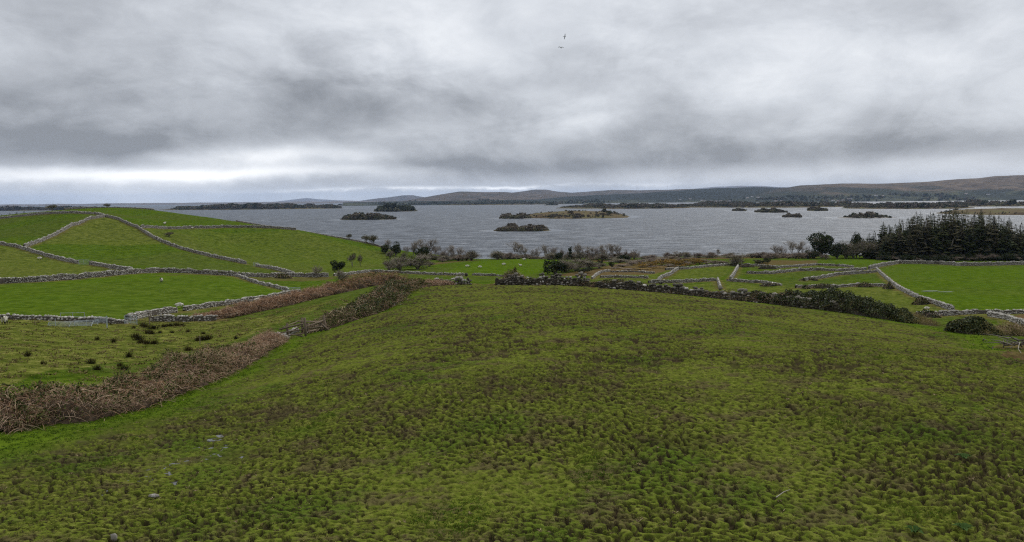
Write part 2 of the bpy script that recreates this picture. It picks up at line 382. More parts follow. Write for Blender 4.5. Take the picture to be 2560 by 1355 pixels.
WALLS['long'] = [(-80,716,128),(0,711,134),(100,706,138),(200,698,146),(300,689,154),(400,682,165),(500,686,170),(560,690,172),(620,694,174),(700,694,180),(820,694,186)]
WALLS['long_b'] = [(835,694,190),(870,688,200),(930,681,215),(1000,684,215),(1080,688,212),(1160,690,210)]
WALLS['long_c'] = [(1180,690,212),(1235,691,210),(1300,696,205)]
WALLS['mid_b'] = [(590,692,166),(620,703,157),(660,715,148),(720,729,136)]
WALLS['low_hill'] = [(-60,600,245),(0,612,230),(45,620,225),(90,634,215),(140,648,205),(195,660,195)]
WALLS['low_hill_b'] = [(225,663,190),(280,672,180),(330,679,171)]
WALLS['loop_left'] = [(60,618,226),(100,606,240),(140,588,258),(180,565,280),(220,550,300),(265,543,318)]
WALLS['loop_right'] = [(265,543,318),(300,552,310),(345,571,295),(400,604,272),(500,636,255),(615,661,235)]
WALLS['loop_tail'] = [(640,667,230),(690,676,212),(735,688,193)]
WALLS['upper'] = [(352,575,297),(420,573,318),(480,571,332),(560,569,348),(620,569,353),(680,571,354),(740,576,354)]
WALLS['crest_left'] = [(-60,556,366),(0,548,362),(60,541,356),(120,535,350),(180,533,345),(240,536,335),(262,541,322)]
WALLS['summit'] = [(160,524,425),(260,521,440),(330,522,432),(385,525.5,425)]
WALLS['skyline'] = [(590,554,410),(660,566,398),(740,578,384),(800,588,375),(870,600,368),(930,612,360),(1000,632,350)]
WALLS['field_a'] = R((1480,699),(1490,690),(1502,683),(1525,679))
WALLS['field_b'] = R((1527,682),(1580,681),(1636,685))
WALLS['field_c'] = R((1500,695),(1541,695),(1620,697))
WALLS['field_d'] = R((1645,705),(1655,696),(1672,690),(1696,674))
WALLS['field_e'] = R((1620,709),(1703,708),(1788,703))
WALLS['field_f'] = R((1794,701),(1801,724))
WALLS['field_g'] = R((1826,701),(1833,692),(1845,669))
WALLS['field_h'] = R((1817,704),(1896,708),(1953,716))
WALLS['field_i'] = R((1866,685),(1927,686),(2000,678),(2045,677),(2095,679),(2165,676))
WALLS['field_j'] = R((1663,676),(1724,673),(1768,668),(1825,664),(1870,665),(1907,667),(1945,671),(2045,664),(2095,666),(2133,670))
WALLS['field_k'] = R((2010,703),(2060,696),(2095,689),(2146,685),(2190,682))
WALLS['field_l'] = R((1988,721),(2045,720),(2095,720),(2146,716),(2221,718))
WALLS['field_m'] = R((2191,675),(2216,698),(2246,723),(2296,749),(2346,766),(2382,778))
WALLS['far_right'] = R((2172,675),(2208,666),(2246,660),(2296,660),(2346,661),(2396,665),(2446,665),(2497,664),(2562,662),(2700,660))
WALLS['low_right'] = R((2291,792),(2371,791),(2446,786),(2497,787),(2570,786),(2700,784))
WALLS['track'] = R((2472,792),(2522,802),(2562,818))
CP = [p for w in WALLS.values() for p in w] + HEDGE_R
CP += [(100,1355,13.2),(600,1355,13.1),(1280,1355,13),(1900,1355,13),(2500,1355,13),(0,1075,24),(0,1200,18.5),(500,1150,20),(150,1065,25),(300,1030,28),(420,985,33),(500,955,37),
 (600,910,44.5),(690,860,53),(760,838,58),(820,822,62),(900,795,70),(960,765,79),(1000,1000,23.5),(1000,850,40),(800,880,42.5),(1000,770,65),(1300,900,29.5),
 (1300,800,44),(1300,750,62),(1280,1100,19),(1700,1100,18.7),(1700,900,29),(1700,800,47),(1700,765,65),(2100,1100,18.5),(2100,900,28),(2100,830,45),(2400,950,25),(2400,870,40),(2540,880,36),
 (2540,1100,18),(2440,836,50),(1450,740,74),(1000,735,86),(1150,730,85),
 (0,965,34),(100,930,39),(0,880,46),(0,825,66),(300,900,50),(450,870,60),(600,840,66),(200,850,62),(560,800,88),(700,800,75),(800,762,88),(850,747,95),(600,818,78),
 (620,785,92),(700,768,97),(780,748,104),(850,733,110),(930,715,118),(300,770,98),(100,770,95),(300,720,125),(100,740,112),(500,720,130),(600,712,142),(50,665,185),(0,690,155),(150,680,170),
 (400,640,235),(300,640,225),(200,620,235),(300,600,265),(250,575,287),(330,516,433),(240,518,441),(150,521,426),(50,535,395),(450,535,428),(530,545,420),(400,548,372),(300,535,370),(100,560,330),
 (150,548,345),(0,585,280),(200,528,395),(800,640,300),(700,620,310),(600,610,320),(550,640,270),(900,625,335),(950,655,300),(870,680,225),(1000,660,290),(760,672,220),(1060,650,340),
 (1100,683,222),(1200,665,250),(1150,670,240),(1260,662,260),(1200,653,290),(1350,667,262),(1400,652,300),(1330,648,310),(1100,655,330),(1200,650,345),(1500,655,325),(1300,681,230),
 (1650,655,300),(1800,650,312),(2000,648,318),(2150,645,322),(2300,652,305),(2450,652,305),(2560,652,305),(2400,720,165),(2500,690,212),(2350,690,212),(2500,750,133),(1700,690,212),(1900,740,143),(2100,750,134),(1650,716,165),
 (-400,1355,14.5),(-400,1200,19),(-400,900,46),(-400,800,80),(-400,710,140),(-400,620,235),(-400,570,350),(-300,545,420),(2960,1355,13),(2960,1200,16.5),(2960,900,36),(2960,790,97),(2960,700,200),(2960,655,300)]
XYZ = [pt(*p) for p in CP]
def polar(u, d, z):
    r = ray(u, 500); return (r[0]*d, d, z)
XYZ += [polar(u, 392, -.3) for u in range(1150, 3000, 150)] + [polar(u, 470, -5) for u in range(1000, 3000, 200)]
XYZ += [polar(u, 430, .0) for u in (900, 1020)] + [polar(u, 560, 4) for u in (-400, -100, 150, 350)] + [polar(u, 500, 4) for u in (520, 680)] + [polar(800, 470, 2)] + [polar(u, 640, -6) for u in (-400, -100, 150, 350, 520, 680)]
XYZ = np.array(XYZ)
# spread: drop points closer than 1.2 m to an earlier one
keep = []
for i, p in enumerate(XYZ):
    if all(np.hypot(*(p[:2]-XYZ[j][:2])) > .02*p[1] + .5 for j in keep): keep.append(i)
XYZ = XYZ[keep]
def warp(x, y):
    """distances grow with range, so fit the surface in (azimuth, log range)"""
    return np.stack([np.arctan2(x, y)*1.0, np.log(np.maximum(np.hypot(x, y), 4.0))*.8], -1)
def _phi(d2): return np.where(d2 > 1e-12, d2*np.log(np.maximum(d2, 1e-12)), 0)*.5
CW = warp(XYZ[:, 0], XYZ[:, 1])
rr = np.hypot(XYZ[:, 0], XYZ[:, 1]); CT = (EYE - XYZ[:, 2]) / rr      # fit the sight-line slope: keeps the measured rows exact
nC = len(CW)
K = _phi(((CW[:, None]-CW[None])**2).sum(-1)) + np.eye(nC)*2e-5
A = np.zeros((nC+3, nC+3)); A[:nC, :nC] = K; A[:nC, nC] = 1; A[:nC, nC+1:] = CW; A[nC, :nC] = 1; A[nC+1:, :nC] = CW.T
SOL = np.linalg.solve(A, np.concatenate([CT, [0, 0, 0]]))
GA = np.radians(np.linspace(-47, 47, 420)); GL = np.linspace(math.log(8), math.log(700), 460)
gx = np.stack(np.meshgrid(GA, GL*.8, indexing='ij'), -1).reshape(-1, 2)
gz = np.concatenate([_phi(((c[:, None]-CW[None])**2).sum(-1)) @ SOL[:nC] + SOL[nC] + c @ SOL[nC+1:] for c in np.array_split(gx, 60)])
GZ = EYE - gz.reshape(420, 460)*np.exp(GL)[None]
GZ = np.clip(GZ, -8, 29)
def zbase(x, y):
    x = np.asarray(x, float); y = np.asarray(y, float)
    r = np.maximum(np.hypot(x, y), 1e-6); az = np.arctan2(x, y)
    fa = np.clip((az-GA[0])/(GA[1]-GA[0]), 0, 418.999); fl = np.clip((np.log(r)-GL[0])/(GL[1]-GL[0]), 0, 458.999)
    i, j = fa.astype(int), fl.astype(int); a, b = fa-i, fl-j
    z = GZ[i, j]*(1-a)*(1-b) + GZ[i+1, j]*a*(1-b) + GZ[i, j+1]*(1-a)*b + GZ[i+1, j+1]*a*b
    z = z + (28.4-z)*(1-sstep(2.5, 7.5, r))                                   # the bank the photographer stands on
    z = z + (26.0 + 2*np.sin(x*.02) - z)*sstep(math.radians(58), math.radians(85), np.abs(az))*sstep(3, 12, r)
    return z
def zb(x, y): return float(zbase(np.array([x]), np.array([y]))[0])
_T = np.concatenate([np.linspace(9, 120, 2200), np.linspace(120, 690, 3000)])
def hit(u, v, d=None):
    """where the sight line of a photo point meets the ground (nearest to depth d when given)"""
    r = ray(u, v); g = EYE + r[2]*_T - zbase(r[0]*_T, _T)
    k = np.nonzero((g[:-1] > 0) & (g[1:] <= 0))[0]
    if len(k): k = k[0] if d is None else k[np.argmin(abs(_T[k]-d))]
    else: k = int(np.argmin(np.abs(g))) if d is None else int(np.argmin(abs(_T-d)))
    t = _T[k]; x = r[0]*t; return np.array([x, t, zb(x, t)])
def on(u, d):
    x = ray(u, 500)[0]*d; return np.array([x, d, zb(x, d)])
def inpoly(x, y, poly):
    poly = np.asarray(poly); c = np.zeros(len(x), bool); n = len(poly)
    for i in range(n):
        x1, y1 = poly[i]; x2, y2 = poly[(i+1) % n]
        if y1 == y2: continue
        k = ((y1 > y) != (y2 > y)); c ^= k & (x < (x2-x1)*(y-y1)/(y2-y1) + x1)
    return c
def path_xy(name): return np.array([pt(*p)[:2] for p in WALLS[name]])
def gpoly(*uvd): return [pt(*p)[:2] if len(p) == 3 else hit(*p)[:2] for p in uvd]

HEDGE = [(-60,1085,22.5),(0,1075,24),(150,1065,25),(300,1030,28),(420,985,33),(500,955,37),(600,910,44.5),(690,860,53),(760,838,58),(820,822,62),(900,795,70),(960,765,79),(1010,733,91)]
NEAR_POLY = [(-30, 2), (-30, 12)] + gpoly((-400,1200,19)) + [pt(*p)[:2] for p in HEDGE] + [tuple(p) for p in path_xy('front_a')] + [tuple(p) for p in path_xy('front_b')] + [tuple(p) for p in path_xy('front_c')] + gpoly(*HEDGE_R) + gpoly((2440,836,50),(2560,865,39),(2800,900,34)) + [(30, 12), (30, 2)]

def build_ground():
    dense = np.radians(np.arange(-37.4, 37.41, .102)); wing = np.radians(np.arange(40.5, 320, 4.5))
    az = np.concatenate([dense, wing]); na = len(az)
    r = [2.0]
    while r[-1] < 36000:
        q = r[-1]
        k = .1 if q < 9.0 else np.interp(q, [9, 30, 60], [.0023, .0025, .0032]) if q < 60 else .0042 if q < 112 else .0052 if q < 480 else .12
        r.append(q*(1+k))
    r = np.array(r); nr = len(r)
    AZ, RR = np.meshgrid(az, r); X = (np.sin(AZ)*RR).ravel(); Y = (np.cos(AZ)*RR).ravel()
    z = zbase(X, Y)
    front = np.cos(AZ.ravel()) > .2
    z = np.where(RR.ravel() > 640, np.where(front, -8.0, 24.0), z)
    near = inpoly(X, Y, NEAR_POLY).astype(float)
    vis = RR.ravel() < 130
    n1 = np.zeros(len(X)); mud = np.zeros(len(X)); h = np.zeros(len(X))
    i = np.nonzero(vis & (RR.ravel() > 8))[0]; x, y = X[i], Y[i]
    wx = x + .16*pn(x/.7, y/.7, 41); wy = y + .16*pn(x/.7, y/.7, 42)
    a = pn(wx/.25, wy/.21, 1); b = pn(wx/.12, wy/.105, 2); c = pn(x/1.3, y/1.3, 3); d = pn(x/4.5, y/4.5, 4); e = pn(x/14, y/14, 5)
    pk = np.clip(.86 + 1.0*d + .7*e, .12, 1.15)                          # how badly trampled
    lumps = (.026*a + .020*b + .055*c)
    pit = sstep(.06, .24, -(a*.75 + b*.45) + .12*d + .08*e - .10)*.4
    p2 = pn(wx/.165 + 31, wy/.145, 12); pit2 = sstep(.13, .19, p2*1.1 - .105 + .16*pk + .12*d)
    p4 = pn(wx/.115 + 5, wy/.10, 14); pit2 = np.maximum(pit2, .6*sstep(.10, .20, p4 - .18 + .22*pn(x/1.1, y/1.1, 15) + .10*pk))
    p3 = pn(wx/.62 + 7, wy/.5, 13); pit3 = sstep(.15, .25, p3 - .02 + .14*pk + .14*d + .12*b)
    pit = np.maximum(np.maximum(pit*.85, pit2), pit3*sstep(16, 34, RR.ravel()[i]))
    h[i] = (lumps - .12*pit*np.clip(pk+.2, 0, 1))*near[i]*np.where(RR.ravel()[i] < 20, 1, 1) + (1-near[i])*(.06*c + .05*a)
    pit2w = sstep(.03, .15, p2*1.1 - .095 + .16*pk + .12*d)
    mud[i] = np.maximum(pit, pit2w*.9)*np.clip(pk*1.2+.25, 0, 1)*near[i]
    far = ~vis & (RR.ravel() < 480)
    h[far] = .12*pn(X[far]/2.6, Y[far]/2.6, 8) + .10*pn(X[far]/7, Y[far]/7, 9)
    Z = z + h
    # ground cover: lush / brown, and roughness of the grazing
    cov = np.zeros((len(X), 4)); cov[:, 3] = 1; cov[:, 2] = near
    rough = np.zeros(len(X))
    jx = X + 1.2*pn(X/6, Y/6, 21); jy = Y + 1.2*pn(X/6, Y/6, 22)
    def paint(ch, poly, val):
        k = inpoly(jx, jy, poly)
        if ch < 0: rough[k] = val
        else: cov[k, ch] = val
    paint(-1, gpoly((-100,960,33),(0,965,34),(300,905,48),(600,850,64),(800,765,86),(870,745,96),(700,785,84),(540,806,87),(372,808,84),(315,814,80),(180,808,80),(-100,803,77)), .85)
    paint(0, gpoly((-80,794,84),(180,801,84),(318,804,85),(440,780,99),(700,740,125),(750,732,131),(600,702,158),(560,692,170),(400,684,163),(200,700,144),(0,712,132),(-80,718,127)), .45)
    paint(-1, gpoly((265,545,316),(345,572,294),(410,610,268),(300,618,250),(110,610,238),(140,588,258),(180,565,280),(220,550,300)), .55)
    paint(-1, gpoly((352,576,296),(480,572,330),(740,577,352),(960,625,340),(980,660,288),(870,684,222),(735,688,193),(640,667,230),(615,661,235),(500,636,255),(400,604,272)), .35)
    paint(-1, gpoly((-60,620,228),(45,622,223),(140,650,203),(195,662,193),(330,680,170),(200,697,147),(0,710,135)), .6)
    for poly in (gpoly((1090,688,213),(1160,690,210),(1300,696,206),(1360,676,245),(1480,655,320),(1330,646,320),(1200,651,295)),):
        paint(0, poly, .55)
    paint(0, gpoly((2192,676,240),(2216,700,195),(2296,751,132),(2382,780,110),(2700,786,104),(2700,664,268),(2450,667,260),(2246,662,272)), .40)
    paint(0, gpoly((2050,640,330),(2165,674,246),(2130,668,258),(2090,662,275),(2250,658,285),(2300,655,295)), .45)
    paint(-1, gpoly((1640,716,172),(1817,706,186),(1953,718,168),(2221,720,165),(2296,752,133),(2371,790,101),(2280,800,72),(1950,755,100),(1700,728,110)), .55)
    paint(-1, gpoly((1480,700,195),(1700,708,186),(1800,700,196),(1830,666,262),(1500,680,230)), .45)
    # brown strips: bracken and dead growth
    for poly, v in ((gpoly((640,694,172),(830,694,188),(840,700,182),(760,705,168),(650,700,166)), .5),
                    (gpoly((830,690,196),(940,674,232),(1000,680,222),(870,692,195)), .7),
                    (gpoly((1060,672,255),(1100,650,330),(1180,640,350),(1200,655,330)), .6),
                    (gpoly((1360,690,214),(1500,690,212),(1640,686,221),(1700,665,265),(1560,660,300),(1500,668,258),(1420,682,228)), .75),
                    (gpoly((1480,655,330),(1840,650,330),(2040,648,330),(2040,630,352),(1480,635,352)), .8),
                    (gpoly((1880,655,310),(2050,652,305),(2040,660,278),(1900,664,268)), .7),
                    (gpoly((2490,790,98),(2570,786,104),(2700,800,90),(2575,812,82)), .85),
                    (gpoly((2510,845,44),(2600,842,44),(2620,915,31),(2515,905,33)), .6),
                    (gpoly((360,700,150),(470,684,168),(620,696,172),(700,700,172),(640,704,162),(480,690,163)), .45)):
        paint(1, poly, v)
    # the edge of the near field keeps long grass: lush by the hedges
    hx = np.array([pt(*p)[:2] for p in HEDGE]); fx = np.concatenate([path_xy('front_c')[2:], gpoly(*HEDGE_R), gpoly((2440,836,50),(2560,865,39))])
    for line, w in ((hx, 3.2), (fx, 2.6)):
        dd = np.full(len(i), 1e9)
        for q in range(len(line)-1):
            p0, p1 = line[q], line[q+1]; e_ = p1-p0; L = (e_**2).sum()
            tt = np.clip(((x-p0[0])*e_[0] + (y-p0[1])*e_[1])/L, 0, 1)
            dd = np.minimum(dd, np.hypot(x-p0[0]-tt*e_[0], y-p0[1]-tt*e_[1]))
        g = (1-sstep(w*.4, w*1.3, dd + 1.1*c + .8*d))*near[i]
        cov[i, 0] = np.maximum(cov[i, 0], g*.9); cov[i, 2] *= 1-.85*g; mud[i] *= 1-.9*g
        Z[i] += .13*pit*pk*near[i]*g*.8
    mi = np.nonzero((RR.ravel() > 60) & (RR.ravel() < 470) & (AZ.ravel() < 1) )[0]; mx, my = X[mi], Y[mi]; dm = np.full(len(mi), 99.)  # verge along wall feet: long grass, browned also to paint contact shade
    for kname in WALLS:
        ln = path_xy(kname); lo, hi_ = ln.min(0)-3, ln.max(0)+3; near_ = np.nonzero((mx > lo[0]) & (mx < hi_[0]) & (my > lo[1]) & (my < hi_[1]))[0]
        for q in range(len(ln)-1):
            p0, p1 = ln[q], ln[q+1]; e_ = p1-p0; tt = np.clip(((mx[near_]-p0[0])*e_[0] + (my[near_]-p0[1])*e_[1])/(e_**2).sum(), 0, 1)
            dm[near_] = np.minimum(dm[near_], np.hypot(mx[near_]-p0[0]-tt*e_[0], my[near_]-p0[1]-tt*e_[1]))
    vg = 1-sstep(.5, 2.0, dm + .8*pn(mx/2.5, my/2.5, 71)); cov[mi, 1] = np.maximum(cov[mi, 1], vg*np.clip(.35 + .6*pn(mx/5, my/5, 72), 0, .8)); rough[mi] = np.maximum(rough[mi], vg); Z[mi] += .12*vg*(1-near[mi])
    # patches of richer grass in the trampled field
    lp = sstep(.22, .50, fbm(x/3.4, y/3.4, 61, 2))*near[i]
    cov[i, 0] = np.maximum(cov[i, 0], lp*.6); mud[i] *= 1-.6*lp
    # bare patches
    for (u, v, dpt, ru) in ((2060,857,38,3.0),(1680,1100,18.7,1.1),(2500,905,33,3.0),(2190,1040,20.5,1.0),(560,1160,20,1.4)):
        q = on(u, dpt); k = (1-sstep(ru*.3, ru, np.hypot((x-q[0])*.8, (y-q[1])*1.3) + .8*c))*near[i]
        mud[i] = np.maximum(mud[i], k*(.45 + .5*b))
    I = np.arange(nr-1)[:, None]*na; J = np.arange(na)[None]; J2 = (J+1) % na
    Fq = np.stack([I+J, I+J2, I+na+J2, I+na+J], -1).reshape(-1, 4)[:, ::-1]
    cen = len(X); cz = float(Z[:na].mean())
    V = np.concatenate([np.stack([X, Y, Z], -1), [[0, 0, cz]]])
    ext = lambda a, v: np.concatenate([a, [v]])
    tri = np.stack([np.full(na, cen), np.arange(na), (np.arange(na)+1) % na], -1)[:, ::-1]
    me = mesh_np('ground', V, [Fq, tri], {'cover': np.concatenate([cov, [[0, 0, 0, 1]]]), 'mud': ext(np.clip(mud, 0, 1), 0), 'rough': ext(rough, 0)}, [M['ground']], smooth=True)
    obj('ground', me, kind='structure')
    # fields of values for the grass scatter
    return X, Y, Z, near, mud, cov, RR.ravel(), na, nr, dense, r
GX, GY, GZf, GN_, GM, GC, GR, NA, NR, GD, GRr = build_ground()
def zsurf(x, y):
    """height of the built ground mesh near the camera (nearest vertex)"""
    az = np.arctan2(x, y); r = np.hypot(x, y)
    j = np.clip(np.rint((az-GD[0])/(GD[1]-GD[0])).astype(int), 0, len(GD)-1)
    i = np.clip(np.searchsorted(GRr, r), 0, NR-1); k = i*NA + j
    return GZf[k], GM[k], GN_[k], GC[k]

# ------------------------------------------------------------------ lake and far shores
def ridge(name, prof, d0, d1, d2, m, rough_amp=.12, nrow=26, foot=-2.0, step=3.0, seed=1, forest=None, power=1.0):
    """a hill: skyline given as photo points (u, v) at distance d1, foot of slope at d0, back foot at d2"""
    us = np.arange(prof[0][0], prof[-1][0]+.1, step)
    vs = np.interp(us, [p[0] for p in prof], [p[1] for p in prof])
    tan = np.array([ray(a, b)[2] for a, b in zip(us, vs)]) + .9/F_PX*fbm(us/60., us*0+seed, seed, 3)
    D = np.concatenate([np.linspace(d0, d1, nrow), np.linspace(d1, d2, 7)[1:]])
    U, DD = np.meshgrid(us, D); X = (U-CU)/F_PX*DD; H = EYE + tan[None]*d1
    f = np.where(DD <= d1, np.sin(np.clip((DD-d0)/(d1-d0), 0, 1)*np.pi/2)**power, (d2-DD)/(d2-d1))
    # keep the front slope under the skyline as seen from here
    Z = foot + (H-foot)*f
    env = np.clip(f*(1-f)*4, 0, 1)
    Z = Z + env*rough_amp*np.maximum(H-foot, 8)*fbm(X/(d1*.05), DD/(d1*.05), seed+5, 4)
    n, k = len(us), len(D); I = np.arange(k-1)[:, None]*n; J = np.arange(n-1)[None]
    F = np.stack([I+J, I+J+1, I+n+J+1, I+n+J], -1).reshape(-1, 4)
    fo = np.zeros(n*k)
    if forest: fo = (np.interp(U, [p[0] for p in forest], [p[1] for p in forest])).ravel()
    return obj(name, mesh_np(name, np.stack([X, DD, Z], -1).reshape(-1, 3), F, {'forest': fo}, [M[m]], smooth=True), kind='structure')
ridge('hill', [(-400,512),(0,513),(200,512),(420,511),(640,509),(700,503),(745,498),(772,495),(800,498),(860,501),(940,504),(1100,508)], 26000, 30000, 33000, 'far_pale', seed=3)
ridge('hill', [(820,511),(880,505),(930,498),(975,493),(1010,488),(1035,488),(1060,493),(1120,500),(1200,508)], 15000, 18000, 20000, 'moor', seed=11)
ridge('hill', [(1240,500),(1280,482),(1310,478),(1340,474),(1365,474),(1395,479),(1430,482),(1480,478),(1530,475),(1600,475.5),(1680,474),(1740,472),(1900,476)], 9800, 12000, 14000, 'moor', seed=17)
ridge('hill', [(960,508),(1020,501),(1060,494),(1110,485),(1150,479),(1200,480),(1260,480),(1320,484),(1400,488),(1500,496),(1600,506)], 7600, 9200, 11000, 'moor', seed=23)
ridge('hill', [(1700,475),(1790,467),(1850,464.5),(1900,465),(1960,468),(2050,470)], 22000, 25000, 28000, 'far_pale', seed=29)
ridge('hill', [(1290,505),(1360,497),(1430,491),(1500,487),(1600,483),(1700,476),(1800,470),(1880,468),(1960,469),(2100,474),(2250,490),(2400,507)], 5600, 7200, 9000, 'far_slopes', seed=31, rough_amp=.10,
      forest=[(1290,.8),(1400,1),(1800,1),(1980,.9),(2060,.2),(2400,0)])
ridge('hill', [(1780,508),(1880,488),(1950,471),(2000,464),(2100,459),(2200,459.5),(2300,455.5),(2360,451),(2400,448),(2440,446),(2480,441.5),(2530,439),(2600,437),(2800,436),(3100,440)], 4700, 6600, 9000, 'far_slopes', seed=37, rough_amp=.16,
      forest=[(1780,.9),(1900,.8),(2000,.5),(2080,0),(3100,0)])
# low shore country under the hills
ridge('far_shore', [(-400,514),(0,511),(200,509.5),(300,508),(500,506.5),(700,504.5),(900,502.5),(1000,502)], 13000, 17000, 24000, 'far_pale', seed=41, rough_amp=.05)
ridge('far_shore', [(860,506),(980,503.5),(1100,502),(1200,500.5),(1300,499.5),(1400,498.5),(1500,498)], 5000, 6400, 7600, 'far_slopes', seed=43, rough_amp=.05, forest=[(860,1),(1500,1)])

ISL = []
def land(name, u0, u1, vbase, vtop, depth, m, seed, flat=.5, kind='structure'):
    """a low island or spit in the lake: shoreline row vbase gives its distance, depth its front-to-back size"""
    uc = (u0+u1)/2; d = EYE/-ray(uc, vbase)[2]; xa, xb = ray(u0, vbase)[0]*d, ray(u1, vbase)[0]*d
    cx, a, b = (xa+xb)/2, (xb-xa)/2, depth/2; h = max(.6, d*(vbase-vtop)/F_PX*.9)
    n = 72; an = np.linspace(0, 2*np.pi, n, endpoint=False)
    V = [[cx, d+b, h]]; rings = np.array([.25, .5, .72, .88, .97, 1.02])
    for q in rings:
        rr_ = q*(1 + .10*pn(np.cos(an)*2.2+seed, np.sin(an)*2.2, seed)*2)
        zz = h*(1-q**2.2)**flat if q < 1 else -1.0
        zz = np.full(n, zz) + (.18*h*pn(np.cos(an)*q*4+seed*3, np.sin(an)*q*4, seed+3) if q < .95 else 0)
        V += np.stack([cx + a*rr_*np.cos(an), d+b + b*rr_*np.sin(an), zz if not np.isscalar(zz) else np.full(n, zz)], -1).tolist()
    F4, F3 = [], [[0, 1+j, 1+(j+1) % n] for j in range(n)]
    for i in range(len(rings)-1):
        for j in range(n): F4.append([1+i*n+j, 1+(i+1)*n+j, 1+(i+1)*n+(j+1) % n, 1+i*n+(j+1) % n])
    V = np.array(V)
    obj(name, mesh_np(name, V, [np.array(F4), np.array(F3)], mats=[M[m]], smooth=True), kind='structure')
    ISL.append(dict(cx=cx, cy=d+b, a=a, b=b, h=h, d=d, flat=flat)); return ISL[-1]
def land_z(L, x, y):
    q = np.hypot((x-L['cx'])/L['a'], (y-L['cy'])/L['b']); return np.where(q < 1, L['h']*(1-np.minimum(q, 1)**2.2)**L['flat'], 0)

# ------------------------------------------------------------------ plants
def unit(v): return v/(np.linalg.norm(v)+1e-9)
def ribbons(P0, Dv, L, w, r, bend=.0, seg=1):
    """n flat twigs as quads; returns V, F"""
    n = len(P0); side = np.cross(Dv, r.normal(size=(n, 3))); side /= np.linalg.norm(side, axis=1, keepdims=True)+1e-9
    w = np.broadcast_to(np.asarray(w, float), (n,))[:, None]; L = np.broadcast_to(np.asarray(L, float), (n,))[:, None]
    rows = []
    for s in range(seg+1):
        f = s/seg; p = P0 + Dv*L*f + np.array([0, 0, -1.])*bend*L*f*f
        ww = w*(1-.75*f); rows += [p-side*ww, p+side*ww]
    V = np.stack(rows, 1).reshape(-1, 3); k = 2*(seg+1); base = np.arange(n)[:, None]*k
    F = np.concatenate([base + np.array([[2*s, 2*s+1, 2*s+3, 2*s+2]]) for s in range(seg)])
    return V, F
def leaves(P, size, r, flat=.0):
    n = len(P); a = r.normal(size=(n, 3)); a[:, 2] *= (1-flat); a /= np.linalg.norm(a, axis=1, keepdims=True)+1e-9
    b = np.cross(a, r.normal(size=(n, 3))); b /= np.linalg.norm(b, axis=1, keepdims=True)+1e-9
    s = np.broadcast_to(np.asarray(size, float), (n,))[:, None]
    V = np.stack([P-a*s, P-b*s*.6, P+a*s, P+b*s*.6], 1).reshape(-1, 3)
    return V, np.arange(n*4).reshape(n, 4)
def bare_tree(seed, h=10., spread=.5, lean=0., trunks=1, fine=900, tw='twig', bark='bark'):
    """limbs mesh and twig mesh of a leafless tree of height h"""
    r = np.random.default_rng(seed); g = Geo(); tips = []
    def grow(p, d, L, rad, lev):
        k = 4; P = [p]
        for s in range(k):
            d = unit(d + r.normal(size=3)*(.10 + .06*lev) + np.array([lean*.12, 0, .10])); P.append(P[-1] + d*L/k)
        g.tube(P, np.linspace(rad, rad*.55, k+1), 5 if lev == 0 else 3, 0, float(r.uniform(.2, .8)), False)
        if lev >= 3 or L < .5: tips.append((P[0], P[-1])); return
        tips.append((P[1], P[-1])) if lev > 0 else None
        n = (4, 4, 3)[min(lev, 2)] + int(r.integers(0, 2))
        for q in range(n):
            f = r.uniform(.35, 1.0) if lev else r.uniform(.30, 1.0); i = min(int(f*k), k-1); b = P[i] + (P[i+1]-P[i])*(f*k-i)
            a = r.uniform(0, 6.283); o = np.array([math.cos(a), math.sin(a), 0])
            grow(b, unit(d*(1.0-spread*.5) + o*spread*r.uniform(.7, 1.3)), L*r.uniform(.52, .74), rad*.52, lev+1)
        grow(P[-1], d, L*.62, rad*.52, lev+1)
    for q in range(trunks):
        a = r.uniform(0, 6.28); o = np.array([math.cos(a), math.sin(a), 0])*(.25 if trunks > 1 else .04)
        grow(np.array([o[0]*1.2, o[1]*1.2, -.3]), unit(np.array([o[0]+lean*.2, o[1], 1.])), h*.40*r.uniform(.85, 1.1), h*.020/ (trunks**.4), 0)
    t0 = np.array([t[0] for t in tips]); t1 = np.array([t[1] for t in tips])
    i = r.integers(0, len(tips), fine); f = r.uniform(0, 1, (fine, 1)); P0 = t0[i]*(1-f) + t1[i]*f
    D = (t1[i]-t0[i]); D /= np.linalg.norm(D, axis=1, keepdims=True)+1e-9
    D = D + r.normal(size=(fine, 3))*.6 + np.array([lean*.3, 0, .25]); D /= np.linalg.norm(D, axis=1, keepdims=True)
    g2 = Geo(); V, F = ribbons(P0, D, r.uniform(.05, .13, fine)*h, .0014*h, r, .1, 1)
    g2.add(V, F, 0, np.repeat(r.uniform(0, 1, fine), 4))
    return g.mesh('tree_limbs', [M[bark]]), g2.mesh('tree_twigs', [M[tw]])
